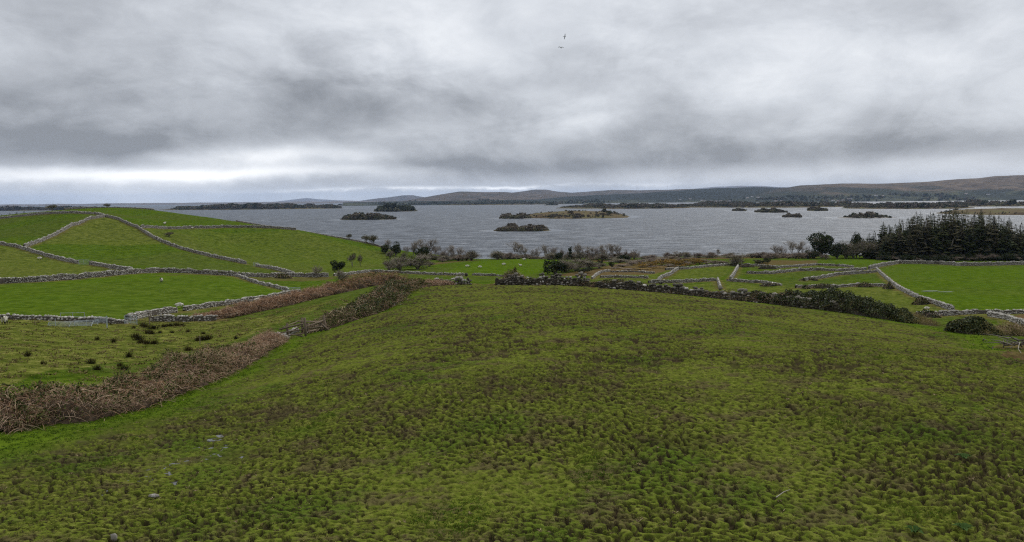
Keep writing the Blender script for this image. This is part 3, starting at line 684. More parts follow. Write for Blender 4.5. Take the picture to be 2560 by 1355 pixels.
def bushy(seed, h=3., w=3., n=900, leaf=.16, lm='olive_leaf', twigs=500, tw='twig', lobes=7, low=.0, lean=0.):
    """stems mesh and crown mesh of a dense bush or leafy tree"""
    r = np.random.default_rng(seed); g = Geo(); g2 = Geo(); C = []
    for q in range(lobes):
        a = r.uniform(0, 6.28); f = r.uniform(.1, .62)**.7; zc = r.uniform(low+.25, .80)
        wz = math.sqrt(max(.05, 1-((zc-.5)/.62)**2))
        C.append((np.array([math.cos(a)*f*w*.5*wz + lean*zc*h*.4, math.sin(a)*f*w*.5*wz, zc*h]), r.uniform(.20, .34)*min(w, h)))
    for c, rad in C:
        P = [np.array([0, 0, -.2]), c*np.array([.3, .3, .45]), c]
        g.tube(P, np.array([.030, .02, .008])*h, 4, 0, float(r.uniform(.1, .7)), False)
    i = r.integers(0, lobes, n); D = r.normal(size=(n, 3)); D /= np.linalg.norm(D, axis=1, keepdims=True)
    rad = np.array([c[1] for c in C])[i]*r.uniform(.55, 1.12, n)**.6; P = np.array([c[0] for c in C])[i] + D*rad[:, None]*np.array([1.15, 1.15, .9])
    P[:, 2] = np.maximum(P[:, 2], .04*h)
    if n:
        V, F = leaves(P, leaf*r.uniform(.6, 1.3, n), r); g2.add(V, F, 0, np.repeat(np.clip(r.normal(.45, .25, n), 0, 1), 4))
    if twigs:
        i = r.integers(0, lobes, twigs); D = r.normal(size=(twigs, 3)); D[:, 2] = abs(D[:, 2])*.9 + .1; D /= np.linalg.norm(D, axis=1, keepdims=True)
        V, F = ribbons(np.array([c[0] for c in C])[i]*.85, D, np.array([c[1] for c in C])[i]*r.uniform(.9, 1.45, twigs), .006*h, r, .1, 1)
        g2.add(V, F, 1, np.repeat(r.uniform(0, 1, twigs), 4))
    return g.mesh('bush_stems', [M['bark']]), g2.mesh('bush_crown', [M[lm], M[tw]])
def spruce(seed, h=20., w=5., thin=.0, nm='spruce_needle'):
    r = np.random.default_rng(seed); g = Geo(); g2 = Geo()
    top = np.array([r.normal()*.02*h, r.normal()*.02*h, h])
    P = np.linspace([0, 0, -.5], top, 7); P[1:-1, :2] += r.normal(size=(5, 2))*.012*h
    g.tube(P, np.linspace(.013*h, .0015*h, 7), 5, 0, float(r.uniform(.2, .9)), False)
    z = h*(.06 + .10*thin)
    while z < h*.985:
        f = z/h; wid = w*.5*((1-f)**.8*.95 + .05)*r.uniform(.65, 1.2)
        nb = int(r.integers(7, 12))
        for q in range(nb):
            if r.random() < .10 + .25*thin*(f < .6): continue
            a = r.uniform(0, 6.283); L = wid*r.uniform(.6, 1.2); dr = r.uniform(.12, .42)*(1.2-f)
            o = np.array([math.cos(a), math.sin(a), 0]); s = np.array([-o[1], o[0], 0])
            c0 = top*f; c0 = np.array([c0[0], c0[1], z]); up = .10*L if f > .8 else 0
            A = c0 + o*L*.12; B = c0 + o*L*.6 + [0, 0, -dr*L*.55+up]; T = c0 + o*L + [0, 0, -dr*L*.75+up*2]
            wd = L*r.uniform(.24, .40); dz = L*r.uniform(.14, .34)
            V = [A, B + s*wd - [0, 0, dz], T, B - s*wd - [0, 0, dz], B + [0, 0, .07*L], B*.6+A*.4 - [0, 0, dz*1.8], T*.7+B*.3 - [0, 0, dz*1.5]]
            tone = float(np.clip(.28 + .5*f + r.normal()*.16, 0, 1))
            g2.add(V, np.array([[0, 1, 4], [1, 2, 4], [2, 3, 4], [3, 0, 4], [0, 5, 4], [4, 6, 2]]), 0, tone)
        z += h*r.uniform(.020, .032)
    g2.add([top+[-.02*h*.3, 0, -.06*h], top+[.02*h*.3, 0, -.06*h], top+[0, 0, .02*h]], np.array([[0, 1, 2]]), 0, .6)
    return g.mesh('spruce_trunk', [M['bark']]), g2.mesh('spruce_crown', [M[nm]])
KINDS = {}
def kind(key, name, cat, h, meshes, tname='trunk', cname='crown', w=None):
    co = []
    for m_ in meshes:
        a = np.empty(len(m_.vertices)*3, np.float32); m_.vertices.foreach_get('co', a); co.append(a.reshape(-1, 3))
    co = np.concatenate(co); h = float(np.percentile(co[:, 2], 99.3))
    if w: w = float(np.percentile(np.abs(co[:, :2]), 98))*2
    KINDS.setdefault(key, []).append((name, cat, h, meshes, tname, cname, w))
for s in range(5): kind('bare', 'bare_tree', 'tree', 10., bare_tree(100+s, 10., .36 + .07*(s % 3), .0, 1, 1700, 'twig', ('bark', 'pale_bark')[s == 2]))
for s in range(4): kind('multi', 'bare_tree', 'tree', 8., bare_tree(120+s, 8., .42, .0, 3, 1700, 'purple_twig'))
for s in range(3): kind('haw', 'hawthorn_tree', 'tree', 4., bushy(140+s, 4., 4.6, 700, .16, 'olive_leaf', 900, 'twig', 6, .25, .25), w=4.6)
for s in range(4): kind('olive', 'willow_bush', 'bush', 5., bushy(150+s, 5., 6., 1300, .14, 'olive_leaf', 1600, 'twig', 10), 'stem', w=6.)
for s in range(3): kind('brown', 'scrub_bush', 'bush', 3., bushy(160+s, 3., 4.2, 200, .10, 'olive_leaf', 1300, 'purple_twig', 9), 'stem', w=4.2)
for s in range(3): kind('dark', 'ivy_clad_tree', 'tree', 7., bushy(170+s, 7., 5.5, 2400, .26, 'dark_leaf', 500, 'twig', 11, .02), w=5.5)
for s in range(2): kind('dbush', 'evergreen_bush', 'bush', 3., bushy(180+s, 3., 3.6, 1500, .14, 'dark_leaf', 300, 'twig', 8), 'stem', w=3.6)
for s in range(3): kind('gorse', 'gorse_bush', 'bush', 2., bushy(190+s, 2., 3.2, 1100, .09, 'gorse_flower', 500, 'twig', 8), 'stem', w=3.2)
for s in range(2): kind('col', 'columnar_cypress', 'tree', 9., bushy(196+s, 9., 2.0, 1300, .22, 'dark_leaf', 0, 'twig', 16, .0), w=2.0)
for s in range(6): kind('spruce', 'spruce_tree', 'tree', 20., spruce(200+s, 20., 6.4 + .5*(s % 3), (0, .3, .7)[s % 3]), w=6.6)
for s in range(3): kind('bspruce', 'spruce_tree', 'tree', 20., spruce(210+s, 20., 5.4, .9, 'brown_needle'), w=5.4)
_kc = {}
def plant(key, u, d, vtop, label, group=None, wpx=None, rz=None, lean=None, k=None, pos=None):
    """a plant standing on the ground at depth d with its top at photo row vtop"""
    p = on(u, d) if pos is None else pos
    H = max(.4, EYE + ray(u, vtop)[2]*d - p[2])
    L = KINDS[key]; i = _kc[key] = _kc.get(key, -1) + 1; i = (i if k is None else k) % len(L)
    name, cat, h0, (tm, cm), tn, cn, w0 = L[i]
    s = H/h0; sx = s if wpx is None or w0 is None else wpx*d/F_PX/w0
    if wpx is None: sx = s*random.uniform(.95, 1.2)*(1.2 if key in ('bare', 'multi') else 1)
    r = empty(name, p, label, cat, group, random.uniform(0, 6.28) if rz is None else rz); r.scale = (sx, sx, s)
    obj(tn, tm, r); obj(cn, cm, r)
    return r

# ------------------------------------------------------------------ dry stone walls
ICO = None
def ico():
    global ICO
    if ICO is None:
        t = (1+5**.5)/2
        v = np.array([(-1,t,0),(1,t,0),(-1,-t,0),(1,-t,0),(0,-1,t),(0,1,t),(0,-1,-t),(0,1,-t),(t,0,-1),(t,0,1),(-t,0,-1),(-t,0,1)])/math.sqrt(1+t*t)
        f = np.array([(0,11,5),(0,5,1),(0,1,7),(0,7,10),(0,10,11),(1,5,9),(5,11,4),(11,10,2),(10,7,6),(7,1,8),(3,9,4),(3,4,2),(3,2,6),(3,6,8),(3,8,9),(4,9,5),(2,4,11),(6,2,10),(8,6,7),(9,8,1)])
        ICO = (np.sign(v)*np.abs(v)**.62, f)
    return ICO
def resample(P, step):
    P = np.asarray(P, float); L = np.concatenate([[0], np.cumsum(np.hypot(*np.diff(P[:, :2], axis=0).T))])
    n = max(2, int(L[-1]/step)+1); s = np.linspace(0, L[-1], n)
    # smooth the corners a little
    x = np.interp(s, L, P[:, 0]); y = np.interp(s, L, P[:, 1])
    for _ in range(2):
        if n > 4:
            x[1:-1] = (x[:-2]+2*x[1:-1]+x[2:])/4; y[1:-1] = (y[:-2]+2*y[1:-1]+y[2:])/4
    return s, x, y
def wall_stones(path, height, size, thick, seed, gap=.0, hvar=.18, prof=None, rag=False):
    """centres, half sizes, rotations of the stones of a wall along path"""
    r = np.random.default_rng(seed); s, x, y = resample(path, size*.5); T = np.stack([np.gradient(x), np.gradient(y)], -1); T /= np.linalg.norm(T, axis=1, keepdims=True)+1e-9
    out = []; ch = size*.62; nk = max(2, int(round(height/ch)))
    for k in range(nk):
        q = r.uniform(0, size)
        while q < s[-1]:
            L = size*r.uniform(.7, 1.45)*(1.15 if k == 0 else 1.0)
            m = q + L/2; px, py = np.interp(m, s, x), np.interp(m, s, y); i = min(int(m/s[-1]*(len(s)-1)), len(s)-1)
            top = height*(1 + hvar*float(fbm(np.array([m/2.2]), np.array([seed*1.7]), seed, 2)[0])*1.6)
            if prof: top *= float(np.interp(m/s[-1], [a[0] for a in prof], [a[1] for a in prof]))
            zc = (k+.5)*ch*top/(nk*ch)
            if r.random() > gap*(.3 + k/nk):
                if rag and k == nk-1:
                    if r.random() < .38: q += L*.97; continue
                    L *= 1.1; zc += r.uniform(-.02, .10)
                off = r.normal()*.05*thick; tt = thick*(1-.30*k/nk)
                out.append((px - T[i, 1]*off, py + T[i, 0]*off, zc + r.normal()*.03, L*.54, tt*.5*r.uniform(.85, 1.1), ch*top/(nk*ch)*r.uniform(.52, .72), math.atan2(T[i, 1], T[i, 0]) + r.normal()*.12, r.normal()*.16))
            q += L*.97
    out = np.array(out); out[:, 2] += zbase(out[:, 0], out[:, 1]) - .04
    return out, r
def stones_mesh(name, S, r, m, core=None):
    v, f = ico(); n = len(S)
    V = v[None]*(1 + r.normal(size=(n, 12, 3))*.13)*S[:, None, 3:6]
    cr, sr = np.cos(S[:, 7])[:, None], np.sin(S[:, 7])[:, None]; V = np.stack([V[..., 0]*cr - V[..., 2]*sr, V[..., 1], V[..., 0]*sr + V[..., 2]*cr], -1)
    c, s = np.cos(S[:, 6])[:, None], np.sin(S[:, 6])[:, None]; V = np.stack([V[..., 0]*c - V[..., 1]*s, V[..., 0]*s + V[..., 1]*c, V[..., 2]], -1)
    V = V + S[:, None, :3]; F = (f[None] + np.arange(n)[:, None, None]*12).reshape(-1, 3)
    tone = np.repeat(np.clip(r.normal(.5, .27, n), 0, 1), 12); V = V.reshape(-1, 3); mi = np.zeros(len(F))
    if core is not None:
        cv, cf = core; F = np.concatenate([F, cf + len(V)]); V = np.concatenate([V, cv]); tone = np.concatenate([tone, np.full(len(cv), .3)]); mi = np.concatenate([mi, np.ones(len(cf))])
    return mesh_np(name, V, F, {'tone': tone}, [M[m], M['soil']], mi)
def wall_core(path, height, thick):
    s, x, y = resample(path, .8); T = np.stack([np.gradient(x), np.gradient(y)], -1); T /= np.linalg.norm(T, axis=1, keepdims=True)+1e-9
    N = np.stack([-T[:, 1], T[:, 0]], -1)*thick*.30; z = zbase(x, y); n = len(x)
    V = np.concatenate([np.stack([x+sg*N[:, 0], y+sg*N[:, 1], z+hh], -1) for sg, hh in ((-1, -.2), (-1, height*.78), (1, height*.78), (1, -.2))])
    F = []
    for a in range(3):
        for i in range(n-1): F += [(a*n+i, a*n+i+1, (a+1)*n+i+1), (a*n+i, (a+1)*n+i+1, (a+1)*n+i)]
    return V, np.array(F)
def wall(key, height, size, thick, label, m='stone', seed=None, gap=.07, group='dry stone walls between the fields'):
    height *= .82; size *= .80; thick *= .9
    path = path_xy(key); seed = seed or (abs(hash(key)) % 1 + len(key)*7 + sum(map(ord, key)) % 97)
    S, r = wall_stones(path, height, size, thick, seed, gap, .20)
    return obj('stone_wall', stones_mesh('stone_wall', S, r, m, wall_core(path, height, thick)), label=label, cat='stone wall', group=group)
STONE_ME = None
def stone_meshes():
    global STONE_ME
    if STONE_ME is None:
        STONE_ME = []
        for mname in ('stone', 'dark_stone'):
            L = []
            for q in range(10):
                r = np.random.default_rng(500+q); v, f = ico()
                L.append(mesh_np('stone', v*(1 + r.normal(size=(12, 3))*.14), f, {'tone': np.full(12, r.uniform(.05, .95))}, [M[mname]]))
            STONE_ME.append(L)
    return STONE_ME
def wall_pieces(key, height, size, thick, label, share=.5, seed=3, gap=.02, hvar=.3, limit=300, prof=None):
    """a near wall: its larger stones are parts of their own, the rest one part"""
    path = path_xy(key); S, r = wall_stones(path, height, size, thick, seed, gap, hvar, prof, True)
    p0 = path[len(path)//2]; root = empty('stone_wall', (p0[0], p0[1], zb(*p0)), label, 'stone wall', 'dry stone walls between the fields')
    o = np.array(root.location); S[:, :3] -= o
    rank = np.argsort(-(S[:, 3]*S[:, 5]))
    big, rest = rank[:limit], rank[limit:]
    A, B = stone_meshes()
    for i in big:
        x, y, z, a, b, c, rz, ry = S[i]; pale = r.random() < share*(.6 + .7*(z > height*.72))  # pale caps over mossy dark face; lit tops, shaded front put into colour
        q = obj('stone', (A if pale else B)[int(r.integers(10))], root, (x, y, z)); q.rotation_euler = (0, ry, rz); q.scale = (a, b, c)
    cv, cf = wall_core(path, height*(.4 if prof else .78), thick); cv = cv - o
    if len(rest): obj('rubble', stones_mesh('rubble', S[rest], r, 'dark_stone', (cv, cf)), root, kind='stuff')
    else: obj('wall_core', mesh_np('wall_core', cv, cf, {'tone': np.full(len(cv), .3)}, [M['dark_soil']]), root)
    return root
wall_pieces('front_a', .95, .42, .75, 'broken low stone wall with a tall heap end, between the briars and the gap', .45, 5, .08, .6, 300, [(0,.6),(.40,.55),(.52,1.0),(.60,.45),(.72,.5),(.80,1.15),(.92,1.35),(1,.7)])
wall_pieces('front_b', 1.25, .40, .8, 'dark mossy stone wall with pale cap stones, right of the gap at the field crest', .24, 6, .04, .5)
wall_pieces('front_c', 1.10, .40, .8, 'long dark stone wall edging the trampled field, half buried in ivy and briars', .16, 7, .06, .5)
wall('pen_a', .85, .42, .65, 'low pale stone wall behind the sheep pen at the left edge of the photo', seed=11)
wall('pen_b', 1.05, .42, .7, 'short stone wall between the leaning post and the red bracken', seed=12)
wall('pen_c', 1.15, .40, .7, 'stone wall slanting up from the hurdle gate towards the lone sheep', seed=13)
wall('mid_a', 1.05, .40, .7, 'stone wall rising rightwards behind the red bracken bank', seed=14)
wall('mid_b', .95, .38, .65, 'stone wall running downhill to the right of the smooth field with one sheep', seed=15)
wall('long', 1.5, .42, .8, 'longest stone wall, crossing the whole left side above the smooth field', seed=16)
wall('long_b', 1.1, .42, .7, 'stone wall with brown bracken, passing behind the top of the briar bank', seed=17)
wall('long_c', .9, .42, .7, 'short stone wall behind the gap in the front wall', seed=18)
wall('low_hill', 1.35, .42, .75, 'stone wall at the foot of the left hill, ending at the far field gate', seed=19)
wall('low_hill_b', 1.35, .42, .75, 'stone wall from the far field gate to the longest wall', seed=20)
wall('loop_left', 1.5, .45, .8, 'curved stone wall climbing the left hill to its shoulder', seed=21)
wall('loop_right', 1.5, .45, .8, 'stone wall dropping from the hill shoulder and ending in the open field', seed=22)
wall('loop_tail', 1.3, .42, .7, 'short stone wall continuing beyond the gap below the hill', seed=23)
wall('upper', 1.55, .45, .8, 'level stone wall crossing the hillside towards the skyline', seed=24)
wall('crest_left', 1.4, .45, .8, 'stone wall along the left shoulder of the hill, below the round bare bush', seed=25)
wall('summit', 1.2, .45, .8, 'stone wall on the very top of the left hill, by the windswept tree', seed=26)
wall('skyline', 1.1, .45, .8, 'stone wall down the right skyline of the hill above the lake', seed=27)
wall('field_a', 1.0, .42, .7, 'small curved stone wall at the left end of the little right-hand fields', seed=31)
wall('field_b', .9, .42, .7, 'low brown stone wall under the orange gorse', seed=32)
wall('field_c', 1.0, .42, .7, 'short level stone wall just behind the ivy end of the front wall', seed=33)
wall('field_d', 1.25, .45, .8, 'crooked stone wall seen end on, below the gorse', seed=34)
wall('field_e', 1.15, .42, .7, 'level stone wall between the crooked end-on wall and the small end-on spur', seed=35)
wall('field_f', 1.15, .42, .7, 'small stone spur seen end on, nearest to the front wall', seed=36)
wall('field_g', 1.35, .45, .8, 'stone wall seen end on below the round olive bush', seed=37)
wall('field_h', 1.0, .42, .7, 'stone wall ending in a dark ivy clump in the little fields', seed=38)
wall('field_i', 1.2, .42, .8, 'wavy stone wall in the middle of the little fields, joining the big wall corner', seed=39)
wall('field_j', 1.1, .42, .8, 'stone wall along the far side of the little fields under the scrub', seed=40)
wall('field_k', 1.2, .42, .8, 'stone wall sloping up from a dark hedge clump to the big wall corner', seed=41)
wall('field_l', 1.0, .42, .7, 'tumbled stone wall with ivy, nearest to the rough open field on the right', seed=42)
wall('field_m', 1.1, .42, .75, 'long slanting stone wall along the left side of the smooth right-hand field', seed=43)
wall('far_right', 1.7, .45, .9, 'tall wavy stone wall in front of the dark spruce wood', seed=44)
wall('low_right', .95, .42, .7, 'stone wall along the bottom of the smooth right-hand field', seed=45)
wall('track', .9, .42, .8, 'tumbled stone wall beside the bare track at the right edge', seed=46)

# ------------------------------------------------------------------ thickets: briars, bracken, ivy banks
def thicket(name, label, cat, path, mix, n_st, n_lf, stem=(.6, 1.3), sw=.011, leaf=.05, seed=1, group=None, droop=.55, core='litter', lump=.55):
    """path: (x, y, height, half width); mix: list of (stem material, leaf material, from, to, stem share, leaf share) along 0..1"""
    r = np.random.default_rng(seed); P = np.array(path, float)
    L = np.concatenate([[0], np.cumsum(np.hypot(*np.diff(P[:, :2], axis=0).T))]); n = max(6, int(L[-1]/.45)+1); s = np.linspace(0, L[-1], n)
    x, y, h, w = (np.interp(s, L, P[:, c]) for c in range(4)); T = np.stack([np.gradient(x), np.gradient(y)], -1); T /= np.linalg.norm(T, axis=1, keepdims=True)+1e-9
    NX, NY = -T[:, 1], T[:, 0]; taper = np.minimum(1, np.minimum(s, L[-1]-s)/1.2 + .25)
    q = np.linspace(0, np.pi, 9)
    def surf(si, a, k=1.0):
        f = np.interp(si, s, np.arange(n)); i = np.clip(f.astype(int), 0, n-2); t = f-i
        g = lambda A_: A_[i]*(1-t) + A_[i+1]*t
        hh, ww = g(h)*g(taper), g(w)
        l = 1 + lump*fbm(si/1.7 + seed, a*1.6, seed+3, 3)*1.3
        px = g(x) + g(NX)*np.cos(a)*ww*l*k; py = g(y) + g(NY)*np.cos(a)*ww*l*k
        return np.stack([px, py, zbase(px, py) + np.sin(a)**.8*hh*l*k - .05], -1)
    S, Q = np.meshgrid(s, q, indexing='ij'); V = surf(S.ravel(), Q.ravel(), .72)
    I = np.arange(n-1)[:, None]*9; J = np.arange(8)[None]; F = np.stack([I+J, I+J+1, I+9+J+1, I+9+J], -1).reshape(-1, 4)
    root = empty(name, (P[len(P)//2, 0], P[len(P)//2, 1], zb(*P[len(P)//2, :2])), label, cat, group); o = np.array(root.location)
    obj('undergrowth', mesh_np('undergrowth', V-o, F, mats=[M[core]], smooth=True), root)
    sm, lm = Geo(), Geo(); smn, lmn = [], []
    for (ms, ml, a0, a1, ks, kl) in mix:
        if ms and ks:
            k = int(n_st*ks); si = r.uniform(a0, a1, k)*L[-1]; an = np.where(r.random(k) < .5, r.uniform(.02, 3.12, k), np.arccos(r.uniform(-1, 1, k))); b = surf(si, an, r.uniform(.62, .97, k))
            D = r.normal(size=(k, 3)); D[:, 2] = np.abs(D[:, 2])*.8 + .35; D /= np.linalg.norm(D, axis=1, keepdims=True)
            Vs, Fs = ribbons(b-o, D, r.uniform(*stem, k), sw*r.uniform(.7, 1.4, k), r, droop, 4)
            if ms not in smn: smn.append(ms)
            sm.add(Vs, Fs, smn.index(ms), np.repeat(r.uniform(0, 1, k), 10))
        if ml and kl:
            k = int(n_lf*kl); si = r.uniform(a0, a1, k)*L[-1]; an = np.arccos(np.clip(r.uniform(-1, 1, k), -1, 1)); b = surf(si, an, r.uniform(.86, 1.10, k))
            Vs, Fs = leaves(b-o, leaf*r.uniform(.6, 1.5, k), r)
            if ml not in lmn: lmn.append(ml)
            lm.add(Vs, Fs, lmn.index(ml), np.repeat(np.clip(r.normal(.5, .28, k), 0, 1), 4))
    if sm.n: obj('stems', sm.mesh('stems', [M[a] for a in smn]), root, kind='stuff')
    if lm.n: obj('leaves', lm.mesh('leaves', [M[a] for a in lmn]), root, kind='stuff')
    return root
def hp(u, v, d, h, w, back=1.0):
    """point of a bank whose near foot is at photo point (u, v): its centre line lies a half width behind"""
    p = np.array(pt(u, v, d)); dirn = unit(p[:2]); c = p[:2] + dirn*w*back*.8
    return (c[0], c[1], h, w)
thicket('bramble_hedge', 'broad bank of dead purple-brown brambles at the lower left edge of the field', 'hedge',
        [hp(-60,1085,22.5,1.0,1.55), hp(0,1076,24,1.0,1.55), hp(150,1066,25,1.2,1.6), hp(250,1045,27,1.05,1.5), hp(300,1028,28,.95,1.3), hp(420,985,33,1.1,1.4), hp(500,955,37,1.35,1.5), hp(560,930,41,1.15,1.4), hp(600,908,44.5,.9,1.2), hp(660,876,50,1.0,1.1), hp(690,862,53,.8,.8)],
        [('bramble_stem', None, 0, 1, 1, 0), ('bracken', None, .0, 1, .45, 0), ('straw', None, 0, 1, .22, 0), ('straw', None, .44, .53, .2, 0), (None, 'bramble_leaf', .0, .50, 0, 1), (None, 'bramble_leaf', .50, .8, 0, .25)], 21000, 11000, stem=(.35, .95), seed=71, sw=.0085)
thicket('bramble_bank', 'green and tan bramble bank between the timber frame and the broken front wall', 'hedge',
        [hp(770,834,60,.4,.8), hp(800,826,60.5,.7,1.3), hp(830,819,62.5,1.0,1.7), hp(860,808,66,1.05,2.0), hp(900,795,70,1.15,2.2), hp(960,765,79,1.2,2.4), hp(990,745,87,1.1,2.4), hp(1030,733,92,.85,1.9), hp(1080,722,97,.6,1.4), hp(1125,717,100,.4,1.0)],
        [('bramble_stem', None, 0, 1, .8, 0), ('straw', None, .05, .75, .22, 0), ('bracken', None, .3, 1, .25, 0), (None, 'bramble_leaf', 0, .85, 0, 1), (None, 'ivy_leaf', .15, .7, 0, .35)], 11000, 20000, sw=.014, leaf=.075, seed=72)
thicket('bracken_bank', 'bank of red-brown dead bracken below the rising stone wall', 'bracken',
        [hp(470,806,86.5,.5,1.0), hp(540,800,88,.95,1.3), hp(620,786,92,1.3,1.7), hp(700,769,97,1.35,1.9), hp(780,749,104,1.45,2.2), hp(850,734,110,1.6,2.6), hp(900,722,115,1.8,3.2), hp(950,708,120,1.9,3.6), hp(1000,702,124,1.5,3.2)],
        [('bracken', None, 0, 1, 1, 0), ('bramble_stem', None, 0, .6, .5, 0), ('straw', None, .6, 1, .1, 0), (None, 'bramble_leaf', .55, 1, 0, .25)], 12000, 9000, sw=.018, leaf=.09, seed=73)
thicket('ivy_hedge', 'thick dark ivy hedge smothering the right end of the front wall', 'hedge',
        [hp(1840,751,84,.55,.7), hp(1900,757,81,.95,1.0), hp(1960,764,78,1.2,1.3), hp(2030,772,75,1.5,1.5), hp(2090,780,72.5,1.75,1.7), hp(2150,788,70,1.55,1.6), hp(2200,796,68,1.25,1.4), hp(2250,804,65.5,.95,1.2), hp(2285,810,63.5,.4,.9)],
        [(None, 'ivy_leaf', 0, 1, 0, 1), (None, 'bramble_leaf', 0, 1, 0, .25), ('dry_tip', None, 0, 1, .5, 0), ('bramble_stem', None, 0, .35, .5, 0)], 5000, 26000, leaf=.075, seed=74, core='soil')
thicket('briar_growth', 'thin brown briars and ivy growing over the dark front walls', 'briar',
        [hp(1236,713,101,.3,.5,1.0), hp(1260,713,101,.5,.6,1.3), hp(1330,712.5,101,.6,.6,1.3), hp(1400,713.5,100,.85,.7,1.3), hp(1450,716,99,.6,.6,1.3), hp(1480,718,98,.55,.5,1.6), hp(1530,721,97,1.15,.8,1.2), hp(1600,727,95,.95,.7,1.2), hp(1660,733,92.5,.5,.6,1.2), hp(1720,738,90,.45,.6,1), hp(1790,746,86.5,.8,.7,1), hp(1850,752,83.5,1.0,.8,1)],
        [('bramble_stem', None, 0, 1, 1, 0), ('bracken', None, 0, 1, .4, 0), ('dry_tip', None, .4, 1, .35, 0), (None, 'ivy_leaf', .0, .7, 0, 1), (None, 'bramble_leaf', 0, 1, 0, .5)], 6200, 7000, stem=(.4, .9), leaf=.07, seed=75, core='soil')
thicket('tall_grass', 'fringe of tall yellowed grass behind the ivy hedge', 'grass',
        [hp(1760,741,91,.4,.6,2.5), hp(1900,752,86,.6,.9,2.6), hp(2000,761,82,.75,1.0,2.8), hp(2100,769,79,.9,1.1,2.8), hp(2200,784,74,.8,1.1,2.6), hp(2270,797,70,.6,1.0,2.0), hp(2330,812,62,.25,.8,1)],
        [('dry_tip', None, 0, 1, 1, 0), ('straw', None, 0, 1, .2, 0)], 6000, 0, stem=(.35, .85), sw=.010, droop=.25, seed=76)
thicket('ivy_mound', 'rounded dark ivy-covered mound at the right end of the field', 'bush',
        [hp(2385,828,52.5,.35,.8), hp(2405,832,51.5,.85,1.1), hp(2435,836,50,1.15,1.4), hp(2465,836,49.5,.95,1.3), hp(2490,836,49,.35,.9)],
        [(None, 'ivy_leaf', 0, 1, 0, 1), (None, 'bramble_leaf', 0, 1, 0, .15), ('dry_tip', None, 0, 1, 1, 0)], 900, 9000, leaf=.075, seed=77, core='soil', lump=.2)
thicket('dead_growth', 'brown tangle of dead grass and briars right of the ivy mound', 'briar',
        [hp(2500,824,54,.45,1.2), hp(2540,828,51,.6,1.4), hp(2600,834,49,.6,1.5)],
        [('dry_tip', None, 0, 1, 1, 0), ('bramble_stem', None, 0, 1, .6, 0), ('straw', None, 0, 1, .25, 0), (None, 'bramble_leaf', 0, 1, 0, 1)], 1500, 1200, seed=78)
thicket('briar_mound', 'mound of briars and stones behind the gap, left end of the dark front wall', 'briar',
        [(*on(1258,116)[:2], .9, 1.1), (*on(1285,117)[:2], 2.3, 1.7), (*on(1315,116)[:2], .8, 1.1)],
        [('bramble_stem', None, 0, 1, 1, 0), ('straw', None, 0, 1, .3, 0), (None, 'bramble_leaf', 0, 1, 0, 1)], 900, 1100, leaf=.09, sw=.018, seed=79)
# small ivy and briar clumps on the farther walls
CL = [(2005,2050,701,.9,'dark hedge clump on the sloping wall of the little fields','ivy_leaf'), (1905,1955,715,.75,'dark ivy clump at the end of a wall in the little fields','ivy_leaf'),
      (2005,2030,721,.8,'left ivy clump on the tumbled wall by the rough open field','ivy_leaf'), (2035,2090,720,1.0,'long ivy clump on the tumbled wall by the rough open field','ivy_leaf'),
      (2145,2190,717,.9,'brown briar clump on the tumbled wall by the rough open field','bramble_leaf'), (2218,2244,722,1.5,'olive bush where the tumbled wall meets the slanting wall','bramble_leaf'),
      (2295,2335,760,1.3,'brown briars halfway along the slanting right-hand wall','bramble_leaf'), (2290,2360,793,.9,'green ivy on the wall at the bottom of the right-hand field','ivy_leaf'),
      (680,722,697,1.1,'brown briars on the longest wall, below the hillside bushes','bramble_leaf'), (1375,1420,690,.9,'dead brown growth behind the dark front wall','bramble_leaf'),
      (1850,1890,668,1.2,'ivy on the far wall beneath the round olive bush','ivy_leaf'), (1900,1945,672,1.3,'dark ivy beside a pale gate pillar at the far wall','ivy_leaf')]
for q, (u0, u1, v, h, lab, lf) in enumerate(CL):
    d = dR(v) if u0 > 1440 else 178 if u0 < 800 else 150
    pth = [(*on(u, d-.8)[:2], hh, .8) for u, hh in ((u0, h*.6), ((u0+u1)/2, h), (u1, h*.6))]
    thicket('ivy_clump' if lf == 'ivy_leaf' else 'briar_clump', lab, 'bush', pth, [(None, lf, 0, 1, 0, 1), ('bramble_stem', None, 0, 1, 1, 0)], 200, 420, leaf=.14, sw=.022, seed=90+q, core='soil')

# ------------------------------------------------------------------ trees and bushes
random.seed(11)
# on the left hill
plant('haw', 129, 424, 512, 'round leafless bush on the crest of the left hill', wpx=24, k=0)
plant('haw', 267, 441, 508.5, 'lone windswept dark tree on the summit of the left hill', wpx=15, k=1)
plant('haw', 418, 291, 580, 'lone dark bush below the level wall on the hillside', wpx=24, k=2)
plant('haw', 871, 366, 585, 'small hawthorn alone on the right skyline of the hill', wpx=14, k=0)
plant('haw', 912, 360, 587, 'left of two windswept hawthorns on the hill skyline', wpx=20, k=1)
plant('haw', 932, 357, 587, 'right and darker of two windswept hawthorns on the hill skyline', wpx=26, k=2)
plant('dark', 961, 338, 612, 'ivy-clad bush at the low end of the hill skyline', wpx=22)
plant('dark', 986, 336, 606, 'evergreen tree at the low end of the hill skyline', wpx=24)
plant('olive', 972, 322, 627, 'grey-green bush below the evergreen at the end of the hill', wpx=22)
plant('olive', 1006, 310, 630, 'small grey bush on the slope right of the evergreen', wpx=16)
plant('dbush', 841, 218, 652, 'low dark bush at the foot of the hill', wpx=34)
plant('haw', 876, 262, 634, 'larger of two thin hawthorns on the hillside above the low dark bush', wpx=20, k=0)
plant('haw', 896, 266, 636, 'smaller of two thin hawthorns on the hillside above the low dark bush', wpx=13, k=1)
plant('multi', 785, 184, 663, 'thin leafless shrub growing at the longest wall', k=1)
plant('olive', 850, 172, 675, 'low grey-green bush before the bracken-grown wall', wpx=36)
